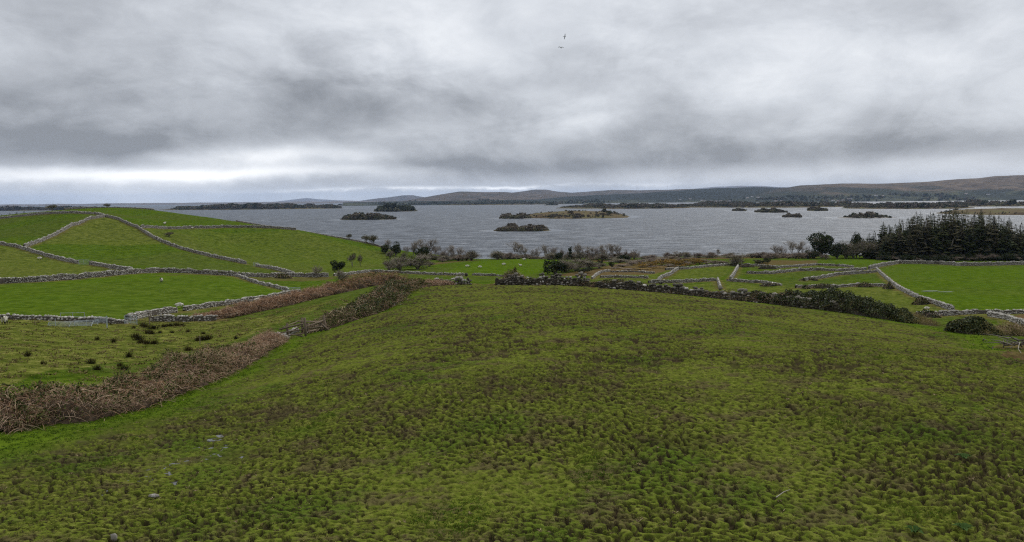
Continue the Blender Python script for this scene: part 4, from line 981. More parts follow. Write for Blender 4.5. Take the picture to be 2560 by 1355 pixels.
plant('olive', 968, 228, 650, 'leftmost of the willow bushes in the hollow under the hill', wpx=34, k=0)
plant('olive', 996, 236, 640, 'big olive willow bush in the hollow under the hill', wpx=60, k=1)
plant('olive', 1042, 240, 634, 'biggest and brownest willow bush in the hollow under the hill', wpx=70, k=2)
plant('brown', 1070, 252, 652, 'brown scrub at the right side of the hollow under the hill', wpx=30, k=0)
plant('brown', 1104, 318, 645, 'round brown bush left of the bright green hillock', wpx=30)
SHB = 'leafless trees along the lake shore'; SHL = 'grey leafless tree in the line along the lake shore'
LANDMARKS = [(1176, 'rounder bush at the shore gap'), (1241, 'round grey bush at the shore gap'), (1425, 'dark columnar cypress'), (1596, 'oak-like tree above the gorse'), (1842, 'round olive-green bush'), (2058, 'large round ivy-clad tree')]
SHORE_US = [1015,1029,1064,1076,1089,1107,1120,1133,1145,1158,1313,1330,1345,1362,1381,1401,1414,1460,1474,1490,1506,1519,1532,1547,1563,1691,1706,1818,1880,1966,2000,2016,1905,1925,1850]
ORD = 'first second third fourth fifth sixth seventh eighth ninth tenth eleventh twelfth'.split()
def shore_label(u):
    lu, ln = min(LANDMARKS, key=lambda a: abs(a[0]-u)); lo, hi_ = sorted((lu, u))
    k = sum(1 for q in SHORE_US if lo <= q <= hi_)-1
    return '%s plain leafless tree %s of the %s' % (ORD[k], 'left' if u < lu else 'right', ln)
for u, vt, key, d, lab in [(968,598,'bare',345,'slim leafless tree above the ivy-clad bush on the hill end'), (1015,615,'multi',346,None), (1029,608,'bare',345,None), (1046,597,'bare',347,'tallest broad leafless tree left of the round shore bushes'), (1064,597,'bare',350,None),
      (1048,618,'dbush',338,'dark evergreen bush under the tall leafless trees'), (1076,626,'multi',344,None), (1089,614,'multi',350,None), (1107,626,'multi',346,None), (1120,616,'bare',350,None), (1133,612,'bare',352,None), (1145,617,'bare',350,None), (1158,628,'multi',352,None),
      (1290,603,'bare',352,'broad leafless tree right of the round shore bushes'), (1313,611,'bare',352,None), (1330,622,'multi',350,None), (1345,618,'bare',352,None), (1362,612,'bare',352,None), (1381,617,'multi',352,None), (1401,621,'multi',352,None), (1414,628,'multi',350,None),
      (1446,608,'bare',356,'slim tall leafless tree right of the cypress'), (1460,622,'multi',352,None), (1474,615,'bare',354,None), (1490,618,'multi',354,None), (1506,611,'bare',354,None), (1519,610,'bare',356,None), (1532,609,'bare',356,None), (1547,611,'bare',356,None), (1563,624,'multi',352,None),
      (1596,624,'multi',346,'oak-like leafless tree standing apart above the gorse'), (1691,627,'bare',352,None), (1706,630,'bare',352,None), (1740,631,'multi',350,'bushy pale tree above the orange gorse'), (1765,633,'bare',344,'thin tree with an ivy-wrapped trunk above the orange gorse'), (1794,622,'bare',354,'thin pale tree left of the round olive bush'),
      (1818,640,'multi',352,None), (1880,640,'multi',352,None), (1945,612,'bare',356,'thin leafless tree left of the ivy-clad round tree'), (1966,615,'multi',356,None), (1982,602,'bare',358,'broadest leafless tree left of the spruce wood'), (2000,603,'bare',358,None), (2016,615,'multi',356,None), (1905,640,'multi',354,None), (1925,634,'multi',354,None), (1850,645,'multi',350,None)]:
    plant(key, u, d, vt, lab or shore_label(u), SHB)
plant('olive', 1176, 338, 626, 'rounder brown bush left of the water gap on the shore', wpx=42, k=3)
plant('olive', 1241, 338, 627, 'round grey bush right of the water gap on the shore', wpx=38, k=0)
plant('olive', 1268, 345, 634, 'small thin bush beside the round grey shore bush', wpx=24, k=1)
plant('col', 1425, 338, 617, 'single dark columnar cypress among leafless shore trees', wpx=9)
plant('dark', 1562, 320, 637, 'leaning dark ivy-covered tree above the willow thicket', wpx=30)
plant('dark', 1396, 318, 632, 'dark evergreen left of the cypress among shore trees', wpx=20)
plant('dbush', 1501, 270, 651, 'dark ivy stump in the middle of the willow thicket', wpx=12)
plant('dbush', 1530, 258, 656, 'squat dark ivy stump right of the willow thicket', wpx=14)
plant('dbush', 1388, 222, 650, 'dark bramble bush at the left end of the willow thicket', wpx=56)
for u, vt, w, lab in [(1412,647,60,'pale olive willow at the left of the thicket'), (1440,645,66,'tallest pale willow of the thicket'), (1472,650,56,'olive willow right of the tallest pale one'), (1498,656,40,'grey willow at the right of the thicket')]:
    plant('olive', u, 232 + (u-1412)*.25, vt, lab, wpx=w)
plant('dbush', 1458, 226, 670, 'low dark bramble before the willow thicket', wpx=40)
for u, vt, w in [(1548,646,50), (1580,650,44), (1604,648,50), (1530,652,36)]:
    plant('olive', u, 292 + (u % 7)*2, vt, 'grey-green willow bush in the hollow between thicket and gorse', 'willow bushes in the hollow', wpx=w)
plant('brown', 1624, 318, 640, 'dark brown tree-like bush left of the gorse', wpx=36)
for u, vt, w, d in [(1606,660,34,258), (1622,655,40,262), (1638,652,44,266), (1655,650,40,270), (1670,648,46,274), (1688,650,40,272), (1704,651,36,268), (1722,648,38,276), (1738,645,36,280), (1752,647,34,276), (1590,672,34,246), (1612,674,40,243), (1632,671,34,248), (1652,668,36,254), (1700,662,34,262), (1726,658,34,266)]:
    plant('gorse', u, d, vt, 'orange-yellow flowering gorse bush in the scrub above the little fields', 'gorse bushes', wpx=w)
for u, vt, w, d in [(1560,660,44,262), (1578,655,42,272), (1600,650,44,280), (1630,646,44,286), (1664,644,46,290), (1696,646,44,286), (1716,652,40,270), (1770,648,40,276), (1790,650,38,272), (1812,650,34,270), (1575,674,40,244), (1642,664,40,258), (1672,660,38,262), (1540,668,36,252)]:
    plant('brown', u, d, vt, 'low russet scrub bush among the gorse', 'russet scrub bushes', wpx=w)
plant('olive', 1842, 266, 632, 'round olive-green bush alone at the end-on wall', wpx=46, k=2)
plant('dbush', 1908, 282, 650, 'dark bush at the far wall right of the round olive bush', wpx=36)
plant('dbush', 1922, 284, 645, 'small dark bush at the pale gate pillar', wpx=16)
for q in range(112):
    u = 1052 + q*8.9 + random.uniform(-6, 6)
    if 1186 < u < 1232: continue
    plant('brown' if q % 3 else 'olive', u, random.uniform(336, 366), random.uniform(629, 645), 'low leafless scrub bush in the belt along the shore', 'scrub bushes along the shore', wpx=random.uniform(24, 46))
for q in range(20):
    plant('brown', 1905 + q*7 + random.uniform(-4, 4), random.uniform(318, 340), random.uniform(628, 640), 'purple-brown briar bush left of the ivy-clad round tree', 'purple-brown briars before the wood', wpx=random.uniform(24, 40))
# the dark wood on the right
plant('dark', 2058, 326, 583, 'large round ivy-clad tree at the left end of the dark wood', wpx=56, k=0)
plant('dark', 2036, 322, 626, 'low dark bush beside the round ivy-clad tree', wpx=30, k=1)
plant('brown', 2070, 312, 634, 'pale twiggy bush in front of the round ivy-clad tree', wpx=24)
for u, vt, w, key, lab in [(2098,608,34,'dark','dark ivy-clad tree right of the large round one'), (2118,602,42,'olive','tall pale olive tree behind the ivy-clad ones'), (2122,616,30,'dark','second dark ivy-clad tree from the large round one'),
      (2146,585,30,'dark','dark evergreen standing above the olive trees'), (2138,612,36,'olive','olive tree below the dark evergreen'), (2168,600,56,'olive','broad round olive tree at the edge of the spruces'), (2178,622,34,'dark','low dark tree under the broad olive one'),
      (2200,606,44,'olive','grey-olive tree against the first spruces'), (2212,625,36,'brown','twiggy bush at the foot of the first spruces')]:
    plant(key, u, 318 + random.uniform(-3, 10), vt, lab, wpx=w)
SPT = ([2160,2175,2200,2215,2230,2250,2275,2300,2320,2345,2365,2385,2410,2440,2460,2480,2500,2520,2545,2570,2620,2800], [590,582,574,560,566,556,540,532,532,524,530,521,528,527,526,536,538,544,550,556,556,560])
random.seed(5); SPG = 'spruces of the plantation'
us = list(np.arange(2205, 2640, 9.0)) + list(np.arange(2212, 2650, 10.5)) + list(np.arange(2220, 2660, 10.5))
for q, u in enumerate(us):
    row = 0 if q < 49 else 1 if q < 91 else 2
    vt = float(np.interp(u, *SPT)) + (random.uniform(10, 55), random.uniform(0, 26), random.uniform(-4, 12))[row]
    key = 'bspruce' if (q*7 % 10) < (5, 4, 2)[row] else 'spruce'
    plant(key, u + random.uniform(-4, 4), (312, 322, 336)[row] + random.uniform(-4, 5), vt, 'dark tall spruce in the dense plantation' if key == 'spruce' else 'brownish thinning spruce in the dense plantation', SPG, wpx=random.uniform(24, 42))
for u, vt, lab in [(2172,583,'slim spruce at the far left of the plantation'), (2188,578,'small spruce with a broken top left of the plantation'), (2209,556,'thin pointed spruce at the left edge of the plantation'), (2216,563,'bushy spruce at the left edge of the plantation'), (2250,549,'pointed spruce rising first on the left slope of the plantation'), (2377,517,'bare-topped tallest spruce in the middle of the plantation')]:
    plant('spruce', u, 324, vt, lab, wpx=30)
for q in range(34):
    plant('dbush' if q % 2 else 'brown', 2205 + q*11.5 + random.uniform(-3, 3), 306 + random.uniform(-2, 3), 640 + random.uniform(-8, 5), 'dark low undergrowth bush at the foot of the spruces', 'undergrowth at the foot of the spruces', wpx=random.uniform(24, 44))
# conifers over the far left shoulder
for u, vt, w in [(2,536,14), (22,532,12), (37,530,12), (57,527,10), (93,530,8)]:
    plant('spruce', u, 470, vt, 'small dark conifer peeping over the far left shoulder of the hill', 'conifers behind the left shoulder', wpx=w)

# ------------------------------------------------------------------ scattering with geometry nodes (uncountable stuff only)
def scatter(name, P, idx, scl, rot, protos, kind_='stuff', label=None):
    """one object: instanced copies of the prototype meshes on points"""
    me = bpy.data.meshes.new(name); me.vertices.add(len(P)); me.vertices.foreach_set('co', np.asarray(P, np.float32).ravel())
    a = me.attributes.new('pick', 'INT', 'POINT'); a.data.foreach_set('value', np.asarray(idx, np.int32))
    a = me.attributes.new('size', 'FLOAT_VECTOR', 'POINT'); a.data.foreach_set('vector', np.asarray(scl, np.float32).ravel())
    a = me.attributes.new('turn', 'FLOAT_VECTOR', 'POINT'); a.data.foreach_set('vector', np.asarray(rot, np.float32).ravel())
    o = obj(name, me, kind=kind_, label=label)
    c = bpy.data.collections.new(name + '_kinds')
    for k, pm in enumerate(protos):
        q = bpy.data.objects.new('%s_%02d' % (name, k), pm); c.objects.link(q)
    ng = bpy.data.node_groups.new(name, 'GeometryNodeTree'); ng.is_modifier = True
    ng.interface.new_socket('Geometry', in_out='INPUT', socket_type='NodeSocketGeometry'); ng.interface.new_socket('Geometry', in_out='OUTPUT', socket_type='NodeSocketGeometry')
    N, Lk = ng.nodes, ng.links
    gi, go = N.new('NodeGroupInput'), N.new('NodeGroupOutput'); ci = N.new('GeometryNodeCollectionInfo'); ci.inputs['Collection'].default_value = c
    ci.inputs['Separate Children'].default_value = True; ci.inputs['Reset Children'].default_value = True
    ip = N.new('GeometryNodeInstanceOnPoints'); ip.inputs['Pick Instance'].default_value = True
    def na(n, t):
        x = N.new('GeometryNodeInputNamedAttribute'); x.data_type = t; x.inputs['Name'].default_value = n; return x.outputs['Attribute']
    Lk.new(gi.outputs[0], ip.inputs['Points']); Lk.new(ci.outputs[0], ip.inputs['Instance']); Lk.new(na('pick', 'INT'), ip.inputs['Instance Index'])
    Lk.new(na('size', 'FLOAT_VECTOR'), ip.inputs['Scale'])
    e2r = N.new('FunctionNodeEulerToRotation'); Lk.new(na('turn', 'FLOAT_VECTOR'), e2r.inputs[0]); Lk.new(e2r.outputs[0], ip.inputs['Rotation'])
    Lk.new(ip.outputs[0], go.inputs[0])
    m = o.modifiers.new('scatter', 'NODES'); m.node_group = ng
    return o
def tuft(seed, n, h, spread, matname, tone=.5):
    r = np.random.default_rng(seed); P = np.concatenate([r.normal(size=(n, 2))*spread, np.full((n, 1), -.01)], 1)
    D = r.normal(size=(n, 3))*.55; D[:, 2] = 1; D /= np.linalg.norm(D, axis=1, keepdims=True)
    V, F = ribbons(P, D, h*r.uniform(.6, 1.25, n), h*.15, r, .35, 2)
    g = Geo(); g.add(V, F, 0, np.repeat(np.clip(r.normal(tone, .3, n), 0, 1), 6)); return g.mesh('grass_tuft', [M[matname]])
def build_grass():
    r = np.random.default_rng(99); P, S, I, Rr = [], [], [], []
    for d0, d1, dens, sc in ((8.5, 17, 260, .8), (17, 24, 150, .9), (24, 34, 70, 1.0), (34, 50, 20, 1.25), (50, 75, 8, 1.5), (75, 104, 3.5, 1.8)):
        area = math.radians(72)*(d1*d1-d0*d0)/2; n = int(area*dens)
        rad = np.sqrt(r.uniform(d0*d0, d1*d1, n)); a = np.radians(r.uniform(-36, 36, n)); x, y = np.sin(a)*rad, np.cos(a)*rad
        z, mud, near, cov = zsurf(x, y)
        k = (near > .5) & (mud < r.uniform(.05, .35, n)); lush = cov[k, 0]
        x, y, z = x[k], y[k], z[k]; m = len(x); s = sc*r.uniform(.6, 1.25, m)*(1 + .5*lush)
        P.append(np.stack([x, y, z], -1)); S.append(np.stack([s, s, s*r.uniform(.7, 1.2, m)*.9], -1))
        I.append(np.where(lush > r.uniform(.2, .8, m), r.integers(4, 6, m), r.integers(0, 4, m))); Rr.append(np.stack([r.normal(size=m)*.15, r.normal(size=m)*.15, r.uniform(0, 6.28, m)], -1))
    n = 5200; rad = np.sqrt(r.uniform(64, 55**2, n)); a = np.radians(r.uniform(-36, 36, n)); x, y = np.sin(a)*rad, np.cos(a)*rad; z, mud, near, cov = zsurf(x, y)
    k = (near > .5) & (fbm(x/3, y/3, 88, 2) > -.12); x, y, z = x[k], y[k], z[k]; m = len(x); s = r.uniform(.4, .95, m)
    P.append(np.stack([x, y, z], -1)); S.append(np.stack([s, s, s], -1)); I.append(r.integers(6, 8, m)); Rr.append(np.stack([r.normal(size=m)*.2, r.normal(size=m)*.2, r.uniform(0, 6.28, m)], -1))
    n = 27000; rad = np.sqrt(r.uniform(33**2, 96**2, n)); a = np.radians(r.uniform(-37, -12, n)); x, y = np.sin(a)*rad, np.cos(a)*rad; z, mud, near, cov = zsurf(x, y)
    k = (near < .5) & (cov[:, 1] < .3) & (fbm(x/1.7, y/1.7, 91, 3) > r.uniform(-.25, .35, n)); x, y, z = x[k], y[k], z[k]; m = len(x); s = r.uniform(1.6, 3.4, m)
    P.append(np.stack([x, y, z], -1)); S.append(np.stack([s*1.2, s*1.2, s], -1)); I.append(np.where(r.random(m) < .12, 7, r.integers(0, 4, m))); Rr.append(np.stack([r.normal(size=m)*.15, r.normal(size=m)*.15, r.uniform(0, 6.28, m)], -1))
    P, S, I, Rr = map(np.concatenate, (P, S, I, Rr))
    protos = [tuft(300+q, 12, .034, .034, 'grass_blade', t) for q, t in enumerate((.35, .5, .65, .85))] + [tuft(310+q, 15, .046, .036, 'lush_blade', t) for q, t in enumerate((.4, .6))] + [tuft(320, 9, .10, .04, 'straw', .5), tuft(321, 14, .085, .05, 'dry_tip', .6)]
    scatter('grass', P, I, S, Rr, protos)
    return len(P)
print('grass tufts', build_grass())

def blob(seed, w, h, n, m, leaf):
    """far tree crown as a clump of leaf faces"""
    r = np.random.default_rng(seed); g = Geo(); L = 5
    c = np.stack([r.normal(size=L)*w*.22, r.normal(size=L)*w*.22, r.uniform(.3, .7, L)*h], -1); i = r.integers(0, L, n)
    D = r.normal(size=(n, 3)); D /= np.linalg.norm(D, axis=1, keepdims=True); P = c[i] + D*np.array([w*.28, w*.28, h*.28])*r.uniform(.5, 1.1, (n, 1)); P[:, 2] = np.maximum(P[:, 2], .02*h)
    V, F = leaves(P, leaf*r.uniform(.6, 1.4, n), r); g.add(V, F, 0, np.repeat(np.clip(r.normal(.5, .25, n), 0, 1), 4)); return g.mesh('far_crown', [M[m]])
FAR = [blob(400, 5, 5, 130, 'far_olive', .85), blob(401, 6, 5.5, 150, 'far_brown', .85), blob(402, 5, 5.5, 140, 'far_dark', .9), blob(403, 4.5, 4.5, 120, 'far_olive', .8), blob(404, 5, 5, 130, 'far_brown', .8), spruce(405, 6., 2.4)[1]]
def wood(name, x, y, z, size, pick, seed):
    r = np.random.default_rng(seed); n = len(x); s = size*r.uniform(.7, 1.3, n)
    return scatter(name, np.stack([x, y, z], -1), pick, np.stack([s*1.1, s*1.1, s], -1), np.stack([np.zeros(n), np.zeros(n), r.uniform(0, 6.28, n)], -1), FAR)
def wooded(L, n, size, picks, seed, name='island_woodland', xr=(-1, 1), rim=0.0):
    r = np.random.default_rng(seed); q = np.sqrt(r.uniform(rim, 1, n)); a = r.uniform(0, 6.283, n)
    ex, ey = q*np.cos(a), q*np.sin(a); k = (ex > xr[0]) & (ex < xr[1]); ex, ey = ex[k]*.97, ey[k]*.97
    x, y = L['cx'] + L['a']*ex, L['cy'] + L['b']*ey
    nz = fbm(x/(L['a']*.30) + seed, y/(L['b']*.8), seed, 3)
    sz = size/5.*.62*np.clip(1.2-.85*np.abs(ex)**2.4, .3, 1.2)*np.clip(.78 + 1.0*nz, .32, 1.5)*np.where(np.hypot(ex, ey) > .9, .7, 1)
    return wood(name, x, y, land_z(L, x, y)-.3, sz, r.choice(picks, len(x)), seed)
# islands
L = land('island', 925, 1036, 529, 526, 130, 'island_soil', 3); wooded(L, 420, 21, [2, 2, 0, 5, 5], 1)
L = land('island', 838, 986, 549.5, 547, 60, 'island_soil', 4); wooded(L, 420, 12, [0, 1, 3, 4, 2], 2, rim=.0)
L = land('island', 1230, 1382, 578.5, 576.5, 40, 'island_soil', 5); wooded(L, 480, 6.5, [1, 0, 0, 3, 4], 3)
L = land('island', 1300, 1600, 546.5, 529, 230, 'island_pasture', 6, .8); wooded(L, 300, 6.5, [0, 1, 1, 4, 2], 4, rim=.62); wooded(L, 45, 6, [0, 1], 5, rim=.0); wooded(L, 110, 11, [2, 0, 2, 1], 15, rim=.1, xr=(.55, 1))
L = land('island', 1246, 1330, 547, 545.5, 40, 'shingle', 7); wooded(L, 60, 11, [1, 4, 0], 6)
L = land('island', 1838, 1874, 527.5, 526, 50, 'island_soil', 8); wooded(L, 90, 7, [0, 2, 1], 7)
L = land('island', 1908, 1986, 531.5, 529, 90, 'island_soil', 9); wooded(L, 260, 8.5, [0, 0, 2, 1], 8)
L = land('island', 2038, 2081, 527.5, 525, 70, 'island_soil', 10); wooded(L, 140, 9, [0, 0, 3, 1], 9)
L = land('island', 1970, 2016, 544, 542.5, 40, 'shingle', 11); wooded(L, 100, 6.5, [1, 4, 0], 10)
L = land('island', 2110, 2262, 545.5, 543.5, 50, 'shingle', 12); wooded(L, 200, 7, [1, 4, 0, 2], 11, xr=(-.6, .7))
L = land('island', 1360, 1400, 513.5, 512.5, 120, 'island_soil', 13); wooded(L, 40, 12, [2], 12)
L = land('island', 2480, 2800, 537.5, 521, 220, 'island_pasture', 14, .8); wooded(L, 200, 7, [0, 2, 1, 4], 13, rim=.7)
L = land('island', 836, 872, 513.6, 512.6, 150, 'island_soil', 15); wooded(L, 40, 12, [2], 14)
# wooded spits and the far shore
L = land('headland', 372, 838, 524, 519, 330, 'island_soil', 16); wooded(L, 1300, 25, [2, 4, 2, 1], 21)
L = land('headland', -300, 275, 527.5, 523.5, 260, 'island_soil', 17); wooded(L, 900, 19, [2, 4, 2, 1], 22)
L = land('headland', 1405, 1760, 521, 516, 500, 'island_soil', 18, .4); wooded(L, 1000, 13, [0, 0, 1, 2, 4], 23)
L = land('headland', 1500, 1740, 521.6, 517, 200, 'island_soil', 19, .4); wooded(L, 700, 12, [0, 1, 4, 2], 24)
L = land('headland', 1730, 2300, 518.5, 513.5, 900, 'island_soil', 20, .35); wooded(L, 1900, 14, [0, 0, 1, 2, 4], 25)
L = land('headland', 2200, 2500, 522, 516, 330, 'island_soil', 21, .4); wooded(L, 800, 13, [0, 1, 2, 4], 26)
L = land('headland', 2340, 2900, 515.5, 511, 500, 'island_soil', 22, .4); wooded(L, 800, 13, [0, 1, 2, 4], 27)
L = land('headland', 1090, 1420, 512.2, 509.5, 500, 'island_soil', 23, .4); wooded(L, 500, 16, [2, 0, 2, 1], 28)
def build_lake():
    az = np.radians(np.linspace(-62, 62, 420)); r = np.exp(np.linspace(math.log(250), math.log(70000), 330)); A, Rr = np.meshgrid(az, r); X, Y = np.sin(A)*Rr, np.cos(A)*Rr
    calm = np.zeros(X.shape); foam = np.zeros(X.shape)
    for L in ISL:
        ex, ey = (X-L['cx']-L['a']*.12)/(L['a']*1.12), (Y-L['cy'])/L['b']
        front = L['b'] + np.clip(L['d']*.075, 45, 220)*(.55 + .25*fbm(X/L['a']*1.4 + L['d'], Y*0 + 1, 5, 2))
        q = np.hypot((X-L['cx']-L['a']*.10)/(L['a']*1.16 + 12), (Y-L['cy'])/front); calm = np.maximum(calm, 1-sstep(.82, 1.05, q + .05*fbm(X/30, Y/60, 9, 2)))
    n, k = 420, 330; I = np.arange(k-1)[:, None]*n; J = np.arange(n-1)[None]
    F = np.stack([I+J, I+J+1, I+n+J+1, I+n+J], -1).reshape(-1, 4)
    obj('lake', mesh_np('lake', np.stack([X, Y, X*0], -1).reshape(-1, 3), F, {'calm': calm.ravel()}, [M['lake_water']], smooth=True), kind='structure')
build_lake()
def shore_wood():
    """hedgerow trees over the slopes beyond the lake"""
    r = np.random.default_rng(55); dg = bpy.context.evaluated_depsgraph_get(); X = []
    n = 7000; u = r.uniform(950, 2620, n); d = r.uniform(4500, 6100, n); x = (u-CU)/F_PX*d
    clump = fbm(x/420., d/420., 77, 3); k = clump > .02 + .45*(d > 5500)
    x, d = x[k], d[k]; z = np.zeros(len(x)); ok = np.zeros(len(x), bool)
    from mathutils.bvhtree import BVHTree
    trees = [BVHTree.FromObject(o, dg) for o in bpy.data.objects if o.name.startswith(('hill', 'far_shore'))]
    for i in range(len(x)):
        for b in trees:
            h = b.ray_cast(Vector((x[i], d[i], 900)), Vector((0, 0, -1)))
            if h[0] is not None and h[0].z > z[i]: z[i] = h[0].z; ok[i] = True
    ok &= z < 45 + 30*fbm(x/600., d/600., 78, 2); x, d, z = x[ok], d[ok], z[ok]
    wood('far_woodland', x, d, z-.5, np.full(len(x), 2.4), r.choice([0, 2, 2, 5, 1], len(x)), 56)
    return trees
TREES_BVH = shore_wood()
def far_ground(x, y):
    return max([h[0].z for h in (b.ray_cast(Vector((x, y, 900)), Vector((0, 0, -1))) for b in TREES_BVH) if h[0] is not None] + [0])

# ------------------------------------------------------------------ farmhouses and wind turbines far off
def house_mesh(seed):
    r = np.random.default_rng(seed); w, dp, h = r.uniform(13, 18), 8., 4.2; g = Geo()
    g.box((0, 0, h/2), w, dp, h, None, 0)
    e = .5; V = [(-w/2-e, -dp/2-e, h), (w/2+e, -dp/2-e, h), (w/2+e, dp/2+e, h), (-w/2-e, dp/2+e, h), (-w/2-e, 0, h+3.2), (w/2+e, 0, h+3.2)]
    g2 = Geo(); g2.add(V, np.array([[0, 1, 5, 4], [2, 3, 4, 5]]), 0); g2.add(V, np.array([[0, 4, 3], [1, 2, 5]]), 0)
    g2.box((w*.36, 0, h+3.4), .9, .9, 1.8, None, 0)
    g3 = Geo()
    for q in (-.32, 0, .32): g3.box((w*q, -dp/2-.02, 2.2), 1.5, .12, 1.5, None, 0)
    return g.mesh('house_wall', [M['house_wall']]), g2.mesh('house_roof', [M['house_roof']]), g3.mesh('house_window', [M['window_glass']])
HM = [house_mesh(k) for k in range(3)]
HS = [(1755,503),(1763,504),(1778,505),(1790,505),(1802,504),(1815,505),(1824,504),(1868,496),(1880,493),(1895,495),(1905,498),(1940,505),(1952,505),(2082,503),(2095,504),(2108,503),(2118,499),(2126,499),(2190,491),(2206,492),(2415,486),(2470,489),(1352,492),(1700,500),(1725,499)]
for q, (u, v) in enumerate(HS):
    r_ = ray(u, v); best = None
    for d in np.arange(4300, 9000, 25.):
        if far_ground(r_[0]*d, d) >= EYE + r_[2]*d: best = d; break
    d = best or 5200.; x = r_[0]*d; z = far_ground(x, d)
    o = empty('farmhouse', (x, d, z-.2), 'tiny white house on the wooded slope beyond the lake', 'house', 'white houses beyond the lake', random.uniform(-.6, .6)); o.scale = (1.25,)*3
    for nm, me in zip(('wall', 'roof', 'window'), HM[q % 3]): obj(nm, me, o)
def turbine():
    g = Geo(); g.tube([(0, 0, -2), (0, 0, 45), (0, 0, 78)], [2.2, 1.8, 1.2], 8, 0, .5, False)
    t = g.mesh('turbine_tower', [M['turbine_white']]); b = Geo(); b.box((0, 1.5, 79.5), 3.2, 9, 3.4)
    nac = b.mesh('turbine_nacelle', [M['turbine_white']]); bl = Geo()
    bl.add([(-1.3, -.3, 0), (1.3, .3, 0), (1.8, .4, 9), (.3, 0, 38), (-.3, 0, 38), (-.9, -.4, 9), (0, .9, 6)], np.array([[0, 1, 2, 5], [5, 2, 3, 4], [0, 6, 5, 5], [1, 2, 6, 6]])[:2], 0)
    return t, nac, bl.mesh('turbine_blade', [M['turbine_white']])
TM, NMh, BM = turbine()
for q, u in enumerate((1592, 1668, 1697, 1724)):
    d = 12000.; x = ray(u, 475)[0]*d; z = EYE + ray(u, 475)[2]*d - 8
    o = empty('wind_turbine', (x, d, z), 'faint white wind turbine on the far brown ridge', 'wind turbine', 'wind turbines on the ridge', .3); o.scale = (.75,)*3
    obj('tower', TM, o); obj('nacelle', NMh, o)
    for k in range(3):
        b = obj('blade', BM, o, (0, -3.6, 79.5)); b.rotation_euler = (0, q*.7 + k*2*math.pi/3, 0)

# ------------------------------------------------------------------ sheep
def sheep_mesh(graze, seed):
    """one continuous animal: fleece body, black face and legs"""
    r = np.random.default_rng(seed)
    J = [((0, .0, .62), .23), ((.28, 0, .64), .23), ((-.30, 0, .62), .225), ((-.46, 0, .60), .15)]
    E = [(0, 1), (0, 2), (2, 3)]
    if graze: J += [((.48, 0, .56), .13), ((.62, .02, .36), .085), ((.72, .03, .22), .075), ((.80, .03, .12), .05)]
    else: J += [((.46, 0, .76), .13), ((.56, .02, .90), .10), ((.68, .03, .90), .085), ((.80, .03, .85), .05)]
    E += [(1, 4), (4, 5), (5, 6), (6, 7)]
    for sx, par in ((.27, 1), (-.29, 2)):
        for sy in (.12, -.12):
            b = len(J); k = .03 if sx > 0 else -.05
            J += [((sx, sy, .42), .085), ((sx+k*.6, sy*1.05, .23), .042), ((sx+k*.2, sy*1.05, .04), .036)]
            E += [(par, b), (b, b+1), (b+1, b+2)]
    hi = 6
    for sy in (.11, -.11):
        b = len(J); h = J[hi][0]; J.append(((h[0]-.05, h[1]+sy, h[2]+.06), .022)); E.append((hi, b))
    b = len(J); J.append(((-.56, 0, .44), .045)); E.append((3, b))
    me = bpy.data.meshes.new('sheep_skeleton'); me.from_pydata([j[0] for j in J], E, []); me.update()
    o = bpy.data.objects.new('sheep_skeleton', me); COL.objects.link(o)
    sk = o.modifiers.new('skin', 'SKIN')
    for i, j in enumerate(J): me.skin_vertices[0].data[i].radius = (j[1], j[1])
    me.skin_vertices[0].data[0].use_root = True
    sb = o.modifiers.new('sub', 'SUBSURF'); sb.levels = 1; sb.render_levels = 1
    dg = bpy.context.evaluated_depsgraph_get(); m2 = bpy.data.meshes.new_from_object(o.evaluated_get(dg)); m2.name = 'sheep_body'
    bpy.data.objects.remove(o)
    m2.materials.clear(); m2.materials.append(M['fleece']); m2.materials.append(M['sheep_skin'])
    at = m2.attributes.new('tone', 'FLOAT', 'POINT'); at.data.foreach_set('value', r.uniform(.2, .9, len(m2.vertices)).astype(np.float32))
    for p in m2.polygons:
        c = p.center; p.material_index = 1 if (c.z < .33 and c.x < .5 and c.z < .36) or c.x > .60 else 0; p.use_smooth = True
    for v in m2.vertices:
        if v.co.x < .5 and v.co.z > .40: v.co += v.co.normalized()*float(r.normal()*.012)
    return m2
SH = [sheep_mesh(False, 1), sheep_mesh(True, 2)]
def sheep(u, v, d, g, rz, label, s=1.0):
    p = hit(u, v, d); o = obj('sheep', SH[g], None, p - np.array([0, 0, .02]), label, 'sheep', 'sheep in the fields'); o.rotation_euler = (0, 0, rz); o.scale = (s,)*3
sheep(12, 811, 75, 0, -1.25, 'nearest sheep, walking away at the left edge of the photo', 1.05)
sheep(404, 706, 140, 0, -1.4, 'lone round sheep in the middle of the smooth left field')
sheep(448, 771, 103, 1, .4, 'sheep in the gap between two wall ends behind the pen')
sheep(613, 755, 116, 1, .2, 'sheep tucked against the wall above the bracken')
sheep(642, 756, 117, 0, .9, 'lamb-sized sheep a few steps right of the one tucked against the wall', .8)
sheep(412, 561, 352, 0, 1.2, 'sheep standing behind the level hillside wall', 1.25)
sheep(481, 573, 326, 1, 2.8, 'sheep grazing in front of the level hillside wall', 1.2)
sheep(99, 650, 192, 1, .2, 'sheep on the low slope by the left end of the longest wall', 1.1)
sheep(1168, 669, 241, 1, .1, 'left of two sheep side by side on the bright green hillock', 1.15)
sheep(1200, 671, 238, 1, 3.0, 'right of two sheep side by side on the bright green hillock', 1.1)
sheep(1259, 664, 257, 1, .2, 'sheep high on the right of the bright green hillock', 1.15)
sheep(1301, 667, 256, 0, 2.6, 'sheep just above the briar mound', 1.1)
sheep(1310, 651, 295, 1, .4, 'farthest sheep, at the shore side of the hillock', 1.2)
sheep(2317, 776, 112, 1, 2.9, 'lone sheep below the slanting wall in the right fields', .72)

